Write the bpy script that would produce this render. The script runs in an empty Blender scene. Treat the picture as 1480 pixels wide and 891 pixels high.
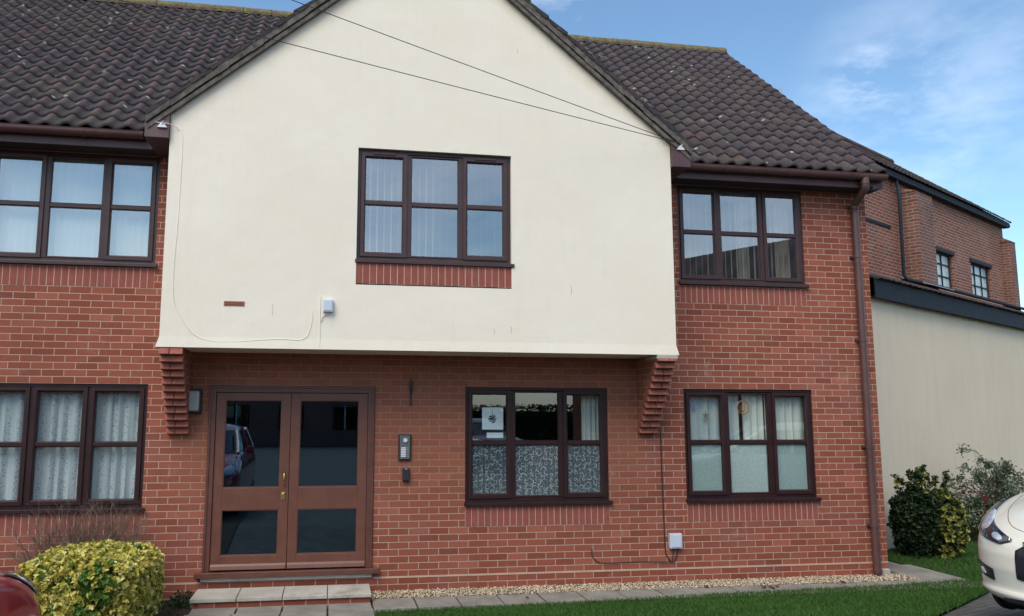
import bpy, math, random
import numpy as np
from mathutils import Vector, Matrix
random.seed(7)
rng = np.random.default_rng(7)
S = bpy.context.scene
COL = S.collection
PI = math.pi
R = math.radians

# ------------------------------------------------------------------ camera
cd = bpy.data.cameras.new('camera')
cam = bpy.data.objects.new('camera', cd)
COL.objects.link(cam)
S.camera = cam
yaw, pit, rol = 0.16533, 0.13278, 0.0027
fw = Vector((math.sin(yaw)*math.cos(pit), math.cos(yaw)*math.cos(pit), math.sin(pit)))
rt = Vector((math.cos(yaw), -math.sin(yaw), 0)); up = rt.cross(fw)
r2 = rt*math.cos(rol) + up*math.sin(rol); u2 = -rt*math.sin(rol) + up*math.cos(rol)
M = Matrix((r2, u2, -fw)).transposed().to_4x4()
M.translation = Vector((0, -9.1047, 1.9318))
cam.matrix_world = M
cd.sensor_width = 36; cd.sensor_fit = 'HORIZONTAL'
cd.lens = 1150/1480*36
cd.shift_x = 69.3/1480; cd.shift_y = 0.45/1480
cd.clip_start = 0.05; cd.clip_end = 2000

# ------------------------------------------------------------------ world, sun, exposure
SUN_AZ, SUN_EL = R(216), R(52)          # compass angle from +Y, clockwise
w = bpy.data.worlds.new('World'); S.world = w; w.use_nodes = True
nt = w.node_tree; nt.nodes.clear()
def wn(t, **k):
    n = nt.nodes.new(t)
    for a, b in k.items(): setattr(n, a, b)
    return n
sky = wn('ShaderNodeTexSky', sky_type='NISHITA')
sky.sun_disc = False; sky.sun_elevation = SUN_EL; sky.sun_rotation = SUN_AZ
sky.air_density = 1.0; sky.dust_density = 0.6; sky.ozone_density = 2.2
tc = wn('ShaderNodeTexCoord')
mp = wn('ShaderNodeMapping'); mp.inputs['Scale'].default_value = (1.0, 1.0, 2.4); mp.inputs['Rotation'].default_value = (0.25, -0.35, 1.3)
nz = wn('ShaderNodeTexNoise'); nz.inputs['Scale'].default_value = 3.6; nz.inputs['Detail'].default_value = 8; nz.inputs['Roughness'].default_value = 0.62; nz.inputs['Distortion'].default_value = 0.15
rp = wn('ShaderNodeValToRGB'); rp.color_ramp.elements[0].position = 0.56; rp.color_ramp.elements[1].position = 1.0
rp.color_ramp.elements[1].color = (0.62, 0.62, 0.62, 1)
mx = wn('ShaderNodeMix', data_type='RGBA')
mx.inputs['B'].default_value = (9.0, 9.3, 9.8, 1)
tint = wn('ShaderNodeMix', data_type='RGBA', blend_type='MULTIPLY'); tint.inputs['Factor'].default_value = 1
tint.inputs['B'].default_value = (0.92, 1.05, 1.04, 1)
bg = wn('ShaderNodeBackground'); bg.inputs['Strength'].default_value = 0.15
out = wn('ShaderNodeOutputWorld')
L = nt.links.new
L(tc.outputs['Generated'], mp.inputs['Vector']); L(mp.outputs[0], nz.inputs['Vector']); L(nz.outputs['Fac'], rp.inputs[0])
L(sky.outputs[0], tint.inputs['A']); L(tint.outputs['Result'], mx.inputs['A']); 
# extra cloud added towards -Y, behind the camera, to whiten the facade fill
sx = wn('ShaderNodeSeparateXYZ'); L(tc.outputs['Generated'], sx.inputs[0])
cv = wn('ShaderNodeMapRange'); cv.inputs['From Min'].default_value = .1; cv.inputs['From Max'].default_value = -.75; cv.inputs['To Min'].default_value = 0.0; cv.inputs['To Max'].default_value = .24
L(sx.outputs[1], cv.inputs['Value'])
ad = wn('ShaderNodeMath', operation='ADD'); L(nz.outputs['Fac'], ad.inputs[0]); L(cv.outputs[0], ad.inputs[1]); L(ad.outputs[0], rp.inputs[0])
# thin wispy patches low in the sky on the right, by direction
n2 = wn('ShaderNodeTexNoise'); n2.inputs['Scale'].default_value = 9.0; n2.inputs['Detail'].default_value = 9; n2.inputs['Roughness'].default_value = .6; n2.inputs['Distortion'].default_value = .15
mp2 = wn('ShaderNodeMapping'); mp2.inputs['Rotation'].default_value = (.1, .75, .2); mp2.inputs['Scale'].default_value = (1, 1, 2.2)
L(tc.outputs['Generated'], mp2.inputs['Vector']); L(mp2.outputs[0], n2.inputs['Vector'])
tot = rp.outputs[0]
for (dv, lo, hi, amt) in (((.565, .741, .362), .9991, .99998, .30), ((.613, .721, .323), .988, .9990, .13), ((.590, .750, .290), .992, .9992, .10), ((.640, .660, .39), .985, .999, .04)):
    dt = wn('ShaderNodeVectorMath', operation='DOT_PRODUCT'); nv = wn('ShaderNodeVectorMath', operation='NORMALIZE'); L(tc.outputs['Generated'], nv.inputs[0]); L(nv.outputs[0], dt.inputs[0]); dt.inputs[1].default_value = Vector(dv).normalized()
    mr = wn('ShaderNodeMapRange', interpolation_type='SMOOTHSTEP'); mr.inputs['From Min'].default_value = lo; mr.inputs['From Max'].default_value = hi; mr.inputs['To Max'].default_value = amt; L(dt.outputs['Value'], mr.inputs['Value'])
    r3 = wn('ShaderNodeValToRGB'); r3.color_ramp.elements[0].position = .40; r3.color_ramp.elements[1].position = .75; L(n2.outputs['Fac'], r3.inputs[0])
    ml = wn('ShaderNodeMath', operation='MULTIPLY'); L(mr.outputs[0], ml.inputs[0]); L(r3.outputs[0], ml.inputs[1])
    a3 = wn('ShaderNodeMath', operation='ADD', use_clamp=True); L(tot, a3.inputs[0]); L(ml.outputs[0], a3.inputs[1]); tot = a3.outputs[0]
L(tot, mx.inputs['Factor'])
L(mx.outputs['Result'], bg.inputs[0]); L(bg.outputs[0], out.inputs[0])

sl = bpy.data.lights.new('sun', 'SUN'); so = bpy.data.objects.new('sun', sl); COL.objects.link(so)
sl.energy = 2.3; sl.angle = R(40); sl.color = (1.0, 0.90, 0.76)
d = Vector((math.sin(SUN_AZ)*math.cos(SUN_EL), math.cos(SUN_AZ)*math.cos(SUN_EL), math.sin(SUN_EL)))
so.rotation_euler = d.to_track_quat('Z', 'Y').to_euler(); so.location = (-6, -14, 14)
S.view_settings.view_transform = 'Standard'; S.view_settings.look = 'None'
S.view_settings.gamma = 1; S.view_settings.exposure = 0.42; S.view_settings.use_curve_mapping = False
S.cycles.max_bounces = 8; S.cycles.transparent_max_bounces = 16; S.cycles.caustics_reflective = False; S.cycles.caustics_refractive = False

# ------------------------------------------------------------------ helpers
def tag(o, label=None, cat=None, group=None, kind=None):
    if label: o['label'] = label
    if cat: o['category'] = cat
    if group: o['group'] = group
    if kind: o['kind'] = kind
    return o

def empty(name, loc=(0, 0, 0), rz=0, **k):
    o = bpy.data.objects.new(name, None); COL.objects.link(o)
    o.location = loc; o.rotation_euler = (0, 0, rz); o.empty_display_size = 0.2
    return tag(o, **k)

class MB:
    """collects shapes, builds one mesh object; UVs are metres on the face's dominant plane"""
    def __init__(s): s.v = []; s.f = []; s.uv = {}
    def face(s, pts, uv=None):
        i = len(s.v); s.v += [tuple(p) for p in pts]; s.f.append(tuple(range(i, i+len(pts))))
        if uv: s.uv[len(s.f)-1] = uv
    def box(s, x0, x1, y0, y1, z0, z1):
        i = len(s.v)
        s.v += [(x0,y0,z0),(x1,y0,z0),(x1,y1,z0),(x0,y1,z0),(x0,y0,z1),(x1,y0,z1),(x1,y1,z1),(x0,y1,z1)]
        for q in ((0,3,2,1),(4,5,6,7),(0,1,5,4),(2,3,7,6),(1,2,6,5),(3,0,4,7)): s.f.append(tuple(i+k for k in q))
    def hexa(s, p):   # 8 points, bottom ring then top ring
        i = len(s.v); s.v += [tuple(a) for a in p]
        for q in ((0,3,2,1),(4,5,6,7),(0,1,5,4),(2,3,7,6),(1,2,6,5),(3,0,4,7)): s.f.append(tuple(i+k for k in q))
    def prism(s, poly, axis, a, b):   # polygon (2-D) extruded along axis from a to b
        n = len(poly); i = len(s.v)
        def P(p, t):
            return {'x': (t, p[0], p[1]), 'y': (p[0], t, p[1]), 'z': (p[0], p[1], t)}[axis]
        s.v += [P(p, a) for p in poly] + [P(p, b) for p in poly]
        s.f.append(tuple(range(i, i+n))); s.f.append(tuple(range(i+2*n-1, i+n-1, -1)))
        for k in range(n): s.f.append((i+k, i+n+k, i+n+(k+1) % n, i+(k+1) % n))
    def tube(s, pts, r, n=8, cap=True):
        pts = [Vector(p) for p in pts]; rings = []
        prev = None
        for k, p in enumerate(pts):
            t = (pts[min(k+1, len(pts)-1)] - pts[max(k-1, 0)]).normalized()
            a = prev - t*prev.dot(t) if prev is not None else (Vector((0,0,1)).cross(t) if abs(t.z) < .95 else Vector((1,0,0)).cross(t))
            a.normalize(); b = t.cross(a); prev = a
            rr = r[k] if isinstance(r, (list, tuple)) else r
            i = len(s.v); rings.append(i)
            s.v += [tuple(p + (a*math.cos(2*PI*j/n) + b*math.sin(2*PI*j/n))*rr) for j in range(n)]
        for i, j in zip(rings, rings[1:]):
            for k in range(n): s.f.append((i+k, i+(k+1) % n, j+(k+1) % n, j+k))
        if cap:
            s.f.append(tuple(rings[0]+k for k in range(n-1, -1, -1))); s.f.append(tuple(rings[-1]+k for k in range(n)))
    def disc(s, c, r, axis='y', n=20, depth=.01, y=0):
        s.prism([(c[0]+r*math.cos(2*PI*k/n), c[1]+r*math.sin(2*PI*k/n)) for k in range(n)], axis, y, y+depth)
    def build(s, name, mat, parent=None, smooth=False, bevel=0, loc=None, fix=True):
        me = bpy.data.meshes.new(name); me.from_pydata(s.v, [], s.f)
        ul = me.uv_layers.new(name='UVMap')
        vv = me.vertices
        for p in me.polygons:
            cu = s.uv.get(p.index)
            if cu is None:
                nx, ny, nz = (abs(c) for c in p.normal)
            for k, li in enumerate(p.loop_indices):
                if cu is not None: ul.data[li].uv = cu[k]; continue
                c = vv[me.loops[li].vertex_index].co
                ul.data[li].uv = (c.x, c.y) if nz >= nx and nz >= ny else ((c.x, c.z) if ny >= nx else (c.y, c.z))
        if fix:
            import bmesh
            b = bmesh.new(); b.from_mesh(me); bmesh.ops.recalc_face_normals(b, faces=b.faces); b.to_mesh(me); b.free()
        if smooth: me.polygons.foreach_set('use_smooth', [True]*len(me.polygons))
        if mat: me.materials.append(mat)
        o = bpy.data.objects.new(name, me); COL.objects.link(o)
        if parent: o.parent = parent
        if loc: o.location = loc
        if bevel:
            m = o.modifiers.new('bevel', 'BEVEL'); m.width = bevel; m.segments = 2; m.limit_method = 'ANGLE'; m.angle_limit = R(40)
        return o

def npmesh(name, V, F, mat, parent=None, smooth=False, col=None, uv=None):
    """fast mesh from numpy arrays; F is (n,k); col is one RGB tint per face (natural colour variety)"""
    me = bpy.data.meshes.new(name); V = np.asarray(V, np.float32); F = np.asarray(F, np.int32)
    n, k = F.shape
    me.vertices.add(len(V)); me.vertices.foreach_set('co', V.ravel())
    me.loops.add(n*k); me.loops.foreach_set('vertex_index', F.ravel())
    me.polygons.add(n); me.polygons.foreach_set('loop_start', np.arange(0, n*k, k, dtype=np.int32))
    me.polygons.foreach_set('loop_total', np.full(n, k, np.int32))
    if smooth: me.polygons.foreach_set('use_smooth', np.ones(n, bool))
    me.update(calc_edges=True); me.validate()
    if col is not None:
        a = me.attributes.new('tint', 'FLOAT', 'FACE'); a.data.foreach_set('value', np.asarray(col, np.float32))
    if uv is not None:
        ul = me.uv_layers.new(name='UVMap'); ul.data.foreach_set('uv', np.asarray(uv, np.float32)[F.ravel()].ravel())
    me.materials.append(mat)
    o = bpy.data.objects.new(name, me); COL.objects.link(o)
    if parent: o.parent = parent
    return o

# ------------------------------------------------------------------ materials
class NT:
    def __init__(s, name):
        s.m = bpy.data.materials.new(name); s.m.use_nodes = True; s.t = s.m.node_tree; s.t.nodes.clear()
        s.out = s.n('ShaderNodeOutputMaterial')
    def n(s, t, ins=None, **k):
        x = s.t.nodes.new(t)
        for a, b in k.items(): setattr(x, a, b)
        for a, b in (ins or {}).items():
            if hasattr(b, 'is_linked') or hasattr(b, 'links'): s.t.links.new(b, x.inputs[a])
            else: x.inputs[a].default_value = b
        return x
    def math(s, op, a, b=0.0, c=None):
        ins = {0: a, 1: b}
        if c is not None: ins[2] = c
        return s.n('ShaderNodeMath', ins, operation=op).outputs[0]
    def mix(s, f, a, b, mode='MIX'):
        return s.n('ShaderNodeMix', {'Factor': f, 'A': a, 'B': b}, data_type='RGBA', blend_type=mode).outputs['Result']
    def noise(s, vec, scale, detail=4, rough=.55):
        return s.n('ShaderNodeTexNoise', {'Vector': vec, 'Scale': scale, 'Detail': detail, 'Roughness': rough}).outputs['Fac']
    def ramp(s, f, stops):
        r = s.n('ShaderNodeValToRGB', {0: f}); e = r.color_ramp.elements
        while len(e) < len(stops): e.new(.5)
        for k, (p, c) in enumerate(stops):
            e[k].position = p; e[k].color = (c, c, c, 1) if isinstance(c, (int, float)) else (*c, 1)
        return r.outputs[0]
    def obj(s): return s.n('ShaderNodeTexCoord').outputs['Object']
    def uv(s): return s.n('ShaderNodeTexCoord').outputs['UV']
    def bsdf(s, col, rough=.6, bump=None, dist=.01, strength=.5, **k):
        ins = {'Base Color': col, 'Roughness': rough}
        for a, b in k.items(): ins[a.replace('_', ' ')] = b
        if bump is not None:
            ins['Normal'] = s.n('ShaderNodeBump', {'Height': bump, 'Distance': dist, 'Strength': strength}).outputs[0]
        return s.n('ShaderNodeBsdfPrincipled', ins)
    def done(s, sh):
        s.t.links.new(sh.outputs[0] if hasattr(sh, 'outputs') else sh, s.out.inputs['Surface']); return s.m

def c4(c): return (*c, 1)

def plain(name, col, rough=.5, var=.12, scale=6, bump=.15, metal=0, spec=.5, coat=0):
    t = NT(name); o = t.obj()
    f = t.noise(o, scale, 5)
    dark = tuple(x*(1-var) for x in col); lite = tuple(min(1, x*(1+var)) for x in col)
    c = t.mix(t.ramp(f, [(.3, 0), (.7, 1)]), c4(dark), c4(lite))
    b = t.noise(o, scale*12, 3)
    k = {'Metallic': metal, 'Specular_IOR_Level': spec}
    if coat: k['Coat_Weight'] = coat; k['Coat_Roughness'] = .04
    rr = t.math('MULTIPLY_ADD', f, .15, rough-.07)
    return t.done(t.bsdf(c, rr, b, .002, bump, **k))

def brick(name, c1, c2, mortar, bw=.225, rh=.075, ms=.0058, off=(0, 0), weather=.25, soldier=False, rough=.85, pale=.25, dark=None, shelter=False):
    t = NT(name); uv = t.uv()
    if soldier: uv = t.n('ShaderNodeMapping', {'Vector': uv, 'Rotation': (0, 0, PI/2)}).outputs[0]
    v = t.n('ShaderNodeMapping', {'Vector': uv, 'Location': (off[0], off[1], 0)}).outputs[0]
    # slightly wandering joints
    wob = t.n('ShaderNodeTexNoise', {'Vector': v, 'Scale': 9.0, 'Detail': 3.0}).outputs['Color']
    wv = t.n('ShaderNodeVectorMath', {0: wob, 1: (.5, .5, .5)}, operation='SUBTRACT').outputs[0]
    wv = t.n('ShaderNodeVectorMath', {0: wv, 'Scale': .006}, operation='SCALE').outputs[0]
    vw = t.n('ShaderNodeVectorMath', {0: v, 1: wv}, operation='ADD').outputs[0]
    def bt(vec, a, b, smooth=.3):
        n = t.n('ShaderNodeTexBrick', {'Vector': vec, 'Color1': a, 'Color2': b, 'Mortar': c4(mortar), 'Scale': 1.0, 'Mortar Size': ms,
            'Mortar Smooth': smooth, 'Bias': 0.0, 'Brick Width': bw, 'Row Height': rh})
        n.offset = .5; n.offset_frequency = 2; n.squash = 1; return n
    B = bt(vw, c4(c1), c4(c2))
    v2 = t.n('ShaderNodeVectorMath', {0: vw, 1: (bw*41, rh*26, 0)}, operation='ADD').outputs[0]
    v3 = t.n('ShaderNodeVectorMath', {0: vw, 1: (bw*87, rh*54, 0)}, operation='ADD').outputs[0]
    B2 = bt(v2, (.0, .0, .0, 1), (1, 1, 1, 1)); B3 = bt(v3, (.0, .0, .0, 1), (1, 1, 1, 1))
    brickmask = t.math('SUBTRACT', 1.0, B.outputs['Fac'])
    face = B.outputs['Color']
    dk = dark or tuple(x*.62 for x in c1)
    sel = t.math('MULTIPLY', t.ramp(B2.outputs['Color'], [(.62, 0), (1, 1)]), .50)
    face = t.mix(t.math('MULTIPLY', sel, brickmask), face, c4(dk))
    sel2 = t.math('MULTIPLY', t.ramp(B3.outputs['Color'], [(.66, 0), (.98, 1)]), .42)
    face = t.mix(t.math('MULTIPLY', sel2, brickmask), face, c4(tuple(min(1, x*1.35+.02) for x in c2)))
    # fine face texture
    fine = t.noise(uv, 90, 5, .7)
    face = t.mix(t.math('MULTIPLY', t.ramp(fine, [(.35, 0), (.75, 1)]), .30), face, c4(tuple(x*.5 for x in c1)))
    # efflorescence and grime in large patches
    big = t.noise(uv, 1.1, 6, .62)
    face = t.mix(t.math('MULTIPLY', t.ramp(big, [(.52, 0), (.75, 1)]), pale), face, c4(tuple(x*.6+.14 for x in c1)))
    big2 = t.noise(t.n('ShaderNodeVectorMath', {0: uv, 1: (7.3, 3.1, 0)}, operation='ADD').outputs[0], .8, 6, .65)
    face = t.mix(t.math('MULTIPLY', t.ramp(big2, [(.5, 0), (.8, 1)]), weather), face, c4(tuple(x*.45 for x in c1)))
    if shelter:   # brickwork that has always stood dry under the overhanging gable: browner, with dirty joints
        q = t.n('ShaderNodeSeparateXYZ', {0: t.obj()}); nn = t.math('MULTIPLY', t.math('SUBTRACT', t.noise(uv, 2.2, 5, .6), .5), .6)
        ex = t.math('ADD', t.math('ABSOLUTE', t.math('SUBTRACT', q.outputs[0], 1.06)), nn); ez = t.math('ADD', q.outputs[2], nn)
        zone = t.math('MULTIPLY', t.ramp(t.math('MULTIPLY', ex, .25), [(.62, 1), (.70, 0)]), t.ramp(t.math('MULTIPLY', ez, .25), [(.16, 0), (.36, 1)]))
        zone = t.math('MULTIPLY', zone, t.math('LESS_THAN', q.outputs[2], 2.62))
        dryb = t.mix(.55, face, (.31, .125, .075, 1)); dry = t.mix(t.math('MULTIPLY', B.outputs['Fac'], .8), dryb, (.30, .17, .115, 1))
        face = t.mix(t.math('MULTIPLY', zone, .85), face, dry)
    sm = t.math('MULTIPLY', t.ramp(t.noise(uv, 2.6, 6, .7), [(.60, 0), (.74, 1)]), t.ramp(t.noise(uv, 14, 5, .7), [(.42, 0), (.62, 1)]))
    face = t.mix(t.math('MULTIPLY', sm, .38), face, (.50, .42, .36, 1))
    h = t.math('ADD', t.math('MULTIPLY', brickmask, 1.0), t.math('MULTIPLY', fine, .25))
    h = t.math('ADD', h, t.math('MULTIPLY', B2.outputs['Color'], .12))
    return t.done(t.bsdf(face, rough, h, .006, .8, Specular_IOR_Level=.25))

BR1, BR2, MOR = (.250, .068, .042), (.310, .094, .059), (.48, .335, .255)
M = {}
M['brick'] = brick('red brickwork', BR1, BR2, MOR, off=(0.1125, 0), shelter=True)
M['soldier'] = brick('red brick on end', (.26, .078, .058), (.31, .095, .07), MOR, soldier=True, off=(0, 0), pale=.1)
M['corbel_brick'] = plain('red corbel brick', (.30, .095, .065), .85, .35, 9, .5)
M['old_brick'] = brick('weathered old brickwork', (.34, .105, .06), (.19, .07, .05), (.42, .33, .27), ms=.010, weather=.6, pale=.5, dark=(.075, .045, .045))
M['old_brick_dark'] = brick('weathered buttress brickwork', (.24, .10, .07), (.17, .075, .06), (.36, .29, .24), ms=.009, weather=.6, pale=.5, dark=(.06, .04, .04))
M['upvc'] = plain('brown grained frame plastic', (.030, .012, .013), .42, .18, 5, .1, spec=.3)
M['upvc_up'] = plain('brown frame plastic faded', (.052, .027, .028), .40, .18, 5, .1, spec=.4)
M['timber'] = plain('red brown painted timber', (.140, .053, .034), .42, .14, 7, .25)
M['timber_dark'] = plain('red brown stained frame timber', (.112, .042, .029), .45, .18, 7, .3)
M['gutter'] = plain('brown gutter plastic', (.092, .043, .040), .4, .2, 4, .1)
M['fascia'] = plain('brown fascia board', (.082, .040, .042), .5, .25, 5, .3)
M['soffit'] = plain('dark soffit board', (.025, .016, .018), .8)
M['concrete'] = plain('pale concrete', (.40, .37, .33), .9, .2, 5, .6)
M['steel'] = plain('brushed steel', (.42, .42, .44), .35, .06, 20, .1, metal=.8)
M['black'] = plain('black plastic', (.018, .018, .020), .45)
M['white_plastic'] = plain('white plastic', (.70, .71, .73), .4, .03)
M['grey_plastic'] = plain('pale grey plastic box', (.50, .56, .66), .45, .05)
M['brass'] = plain('polished brass', (.75, .52, .20), .25, .1, 20, .05, metal=1)
M['cable_black'] = plain('black cable', (.02, .016, .016), .6)
M['cable_cream'] = plain('overpainted cable', (.775, .71, .605), .85)
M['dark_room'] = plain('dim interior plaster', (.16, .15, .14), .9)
M['floor_in'] = plain('interior carpet', (.10, .10, .10), .95)
M['navy'] = plain('dark blue fascia paint', (.010, .014, .026), .65, spec=.25)
M['pipe_black'] = plain('black painted iron pipe', (.022, .028, .038), .7, spec=.25)
M['lead'] = plain('lead flashing', (.26, .29, .34), .55, .2, 8, .4)
M['rubber'] = plain('tyre rubber', (.012, .012, .012), .85)
M['alloy'] = plain('alloy', (.5, .5, .52), .3, metal=.9)
M['terracotta'] = plain('terracotta', (.42, .13, .08), .8)
M['bark'] = plain('bark', (.10, .075, .055), .95, .4, 20, .8)

def m_render():
    t = NT('cream masonry paint'); o = t.obj()
    big = t.noise(o, .7, 5, .6); mid = t.noise(o, 5, 5, .6); fine = t.noise(o, 160, 4, .6)
    c = t.mix(t.ramp(big, [(.3, 0), (.75, 1)]), (.770, .70, .585, 1), (.825, .765, .655, 1))
    # streaky dirt
    st = t.n('ShaderNodeMapping', {'Vector': o, 'Scale': (6, 6, .7)}).outputs[0]
    s = t.ramp(t.noise(st, 1.3, 6, .7), [(.55, 0), (.85, 1)])
    c = t.mix(t.math('MULTIPLY', s, .16), c, (.50, .47, .40, 1))
    # rust and algae stain band under the verge: follows the roof line, a real stain
    xyz = t.n('ShaderNodeSeparateXYZ', {0: o})
    dx = t.math('ABSOLUTE', t.math('SUBTRACT', xyz.outputs[0], 1.06))
    line = t.math('SUBTRACT', t.math('MULTIPLY_ADD', dx, -.83, 7.42), xyz.outputs[2])
    line = t.math('ADD', line, t.math('MULTIPLY', t.math('SUBTRACT', mid, .5), .35))
    stain = t.ramp(line, [(.0, 1), (.26, 0)])
    c = t.mix(t.math('MULTIPLY', stain, .5), c, (.62, .47, .31, 1))
    h = t.math('ADD', t.math('MULTIPLY', mid, .9), t.math('MULTIPLY', fine, .12))
    h = t.math('ADD', h, t.math('MULTIPLY', t.noise(st, 2.0, 6, .7), .4))
    return t.done(t.bsdf(c, .82, h, .015, .45, Specular_IOR_Level=.25))
M['render'] = m_render()

def m_render2():
    t = NT('smooth off white render'); o = t.obj()
    big = t.noise(o, .6, 5, .6); fine = t.noise(o, 90, 4, .6)
    c = t.mix(t.ramp(big, [(.3, 0), (.75, 1)]), (.72, .60, .45, 1), (.80, .68, .52, 1))
    zz = t.n('ShaderNodeSeparateXYZ', {0: o}).outputs[2]; bz = t.math('ADD', zz, t.math('MULTIPLY', t.noise(o, 3, 6, .7), -.9))
    c = t.mix(t.math('MULTIPLY', t.ramp(bz, [(-.0, 1), (.35, 0)]), .45), c, (.24, .23, .16, 1))
    st = t.n('ShaderNodeMapping', {'Vector': o, 'Scale': (5, 5, .5)}).outputs[0]
    c = t.mix(t.math('MULTIPLY', t.ramp(t.noise(st, 1, 6, .7), [(.5, 0), (.9, 1)]), .25), c, (.40, .37, .31, 1))
    return t.done(t.bsdf(c, .85, t.math('ADD', t.math('MULTIPLY', big, 2), fine), .008, .3, Specular_IOR_Level=.2))
M['render2'] = m_render2()

def m_tile(name, base, worn, dark, moss_shade_amt=.3, lich=.5):
    t = NT(name); o = t.obj(); uv = t.uv()
    # uv.x counts tiles, uv.y counts courses; integer part picks the tile
    fl = t.n('ShaderNodeVectorMath', {0: uv}, operation='FLOOR').outputs[0]
    rn = t.n('ShaderNodeTexWhiteNoise', {'Vector': fl}, noise_dimensions='2D').outputs['Value']
    n1 = t.noise(o, 30, 5, .65); n2 = t.noise(o, 1.2, 5, .6); n3 = t.noise(o, 75, 3, .6)
    c = t.mix(rn, c4(base), c4(worn))
    c = t.mix(t.ramp(n1, [(.35, 0), (.7, .8)]), c, c4(dark))
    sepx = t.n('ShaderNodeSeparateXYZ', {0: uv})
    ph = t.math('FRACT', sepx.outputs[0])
    pan_shade = t.ramp(t.math('ABSOLUTE', t.math('SUBTRACT', ph, .5)), [(.10, 0), (.36, 1)])     # shade between the rolls put into the pan colour
    c = t.mix(t.math('MULTIPLY', t.math('MULTIPLY', pan_shade, t.ramp(n1, [(.3, .35), (.6, 1)])), moss_shade_amt*1.6), c, (.030, .032, .036, 1))
    mo = t.math('MULTIPLY', t.ramp(n2, [(.5, 0), (.7, 1)]), t.ramp(n1, [(.45, 0), (.62, 1)]))
    c = t.mix(t.math('MULTIPLY', mo, moss_shade_amt), c, (.11, .115, .055, 1))
    rust = t.ramp(t.noise(o, 2.3, 4, .6), [(.6, 0), (.72, 1)])
    c = t.mix(t.math('MULTIPLY', rust, .18), c, (.24, .10, .055, 1))
    vor = t.n('ShaderNodeTexVoronoi', {'Vector': o, 'Scale': 6.0, 'Randomness': 1.0})
    spot = t.ramp(t.math('ADD', vor.outputs['Distance'], t.math('MULTIPLY', n3, .36)), [(.27, 1), (.36, 0)])
    pick = t.ramp(t.n('ShaderNodeSeparateColor', {0: vor.outputs['Color']}).outputs[0], [(.62, 0), (.64, 1)])
    c = t.mix(t.math('MULTIPLY', t.math('MULTIPLY', spot, pick), lich), c, (.46, .47, .44, 1))
    h = t.math('ADD', n1, t.math('MULTIPLY', n3, .5))
    return t.done(t.bsdf(c, .9, h, .008, .6, Specular_IOR_Level=.25))
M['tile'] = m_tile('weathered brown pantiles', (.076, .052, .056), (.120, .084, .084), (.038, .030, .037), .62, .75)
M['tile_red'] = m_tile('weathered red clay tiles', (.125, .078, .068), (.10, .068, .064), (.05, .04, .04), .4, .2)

def m_mortar():
    t = NT('grey verge mortar with lichen'); o = t.obj()
    a = t.noise(o, 12, 6, .7); b = t.noise(o, 45, 4, .6)
    c = t.mix(t.ramp(a, [(.35, 0), (.65, 1)]), (.09, .08, .072, 1), (.26, .245, .215, 1))
    c = t.mix(t.ramp(b, [(.60, 0), (.68, .8)]), c, (.50, .49, .45, 1))
    c = t.mix(t.math('MULTIPLY', t.ramp(t.noise(o, 5, 4, .6), [(.5, 0), (.7, 1)]), .6), c, (.13, .12, .05, 1))
    return t.done(t.bsdf(c, .95, t.math('ADD', a, b), .015, .9))
M['mortar'] = m_mortar()
def m_ridge():
    t = NT('mossy ridge tile'); o = t.obj()
    a = t.noise(o, 9, 6, .7); b = t.noise(o, 40, 4, .6)
    c = t.mix(t.ramp(a, [(.4, 0), (.6, 1)]), (.12, .085, .06, 1), (.20, .165, .065, 1))
    c = t.mix(t.ramp(b, [(.52, 0), (.62, .7)]), c, (.09, .10, .045, 1))
    return t.done(t.bsdf(c, .95, t.math('ADD', a, b), .015, .9))
M['ridge'] = m_ridge()
M['verge'] = plain('old brown grey verge mortar', (.115, .100, .085), .95, .55, 14, .9)

def m_glass(name, base=.09, k=.85, tint=(.93, .97, .97), refl=(.95, .98, 1)):
    t = NT(name)
    fr = t.n('ShaderNodeFresnel', {'IOR': 1.5}).outputs[0]
    geo = t.noise(t.obj(), .9, 1, .5)
    bm = t.n('ShaderNodeBump', {'Height': geo, 'Distance': .002, 'Strength': .1}).outputs[0]
    gl = t.n('ShaderNodeBsdfGlossy', {'Color': c4(refl), 'Roughness': .01, 'Normal': bm}).outputs[0]
    tr = t.n('ShaderNodeBsdfTransparent', {'Color': c4(tint)}).outputs[0]
    f = t.math('MULTIPLY_ADD', fr, k, base)
    f = t.math('MULTIPLY', f, t.math('SUBTRACT', 1.0, t.n('ShaderNodeNewGeometry').outputs['Backfacing']))
    return t.done(t.n('ShaderNodeMixShader', {0: f, 1: tr, 2: gl}))
M['glass'] = m_glass('double glazing')
M['glass_up'] = m_glass('reflective double glazing', .24)
M['old_glass'] = plain('old glass with sky tone', (.55, .62, .62), .22, .15, 3, .1)  # pale reflected sky put into the opaque pane colour
M['glass_door'] = m_glass('dark door glass', .15, .9, (.38, .55, .66), (.50, .78, 1.0))

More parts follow.
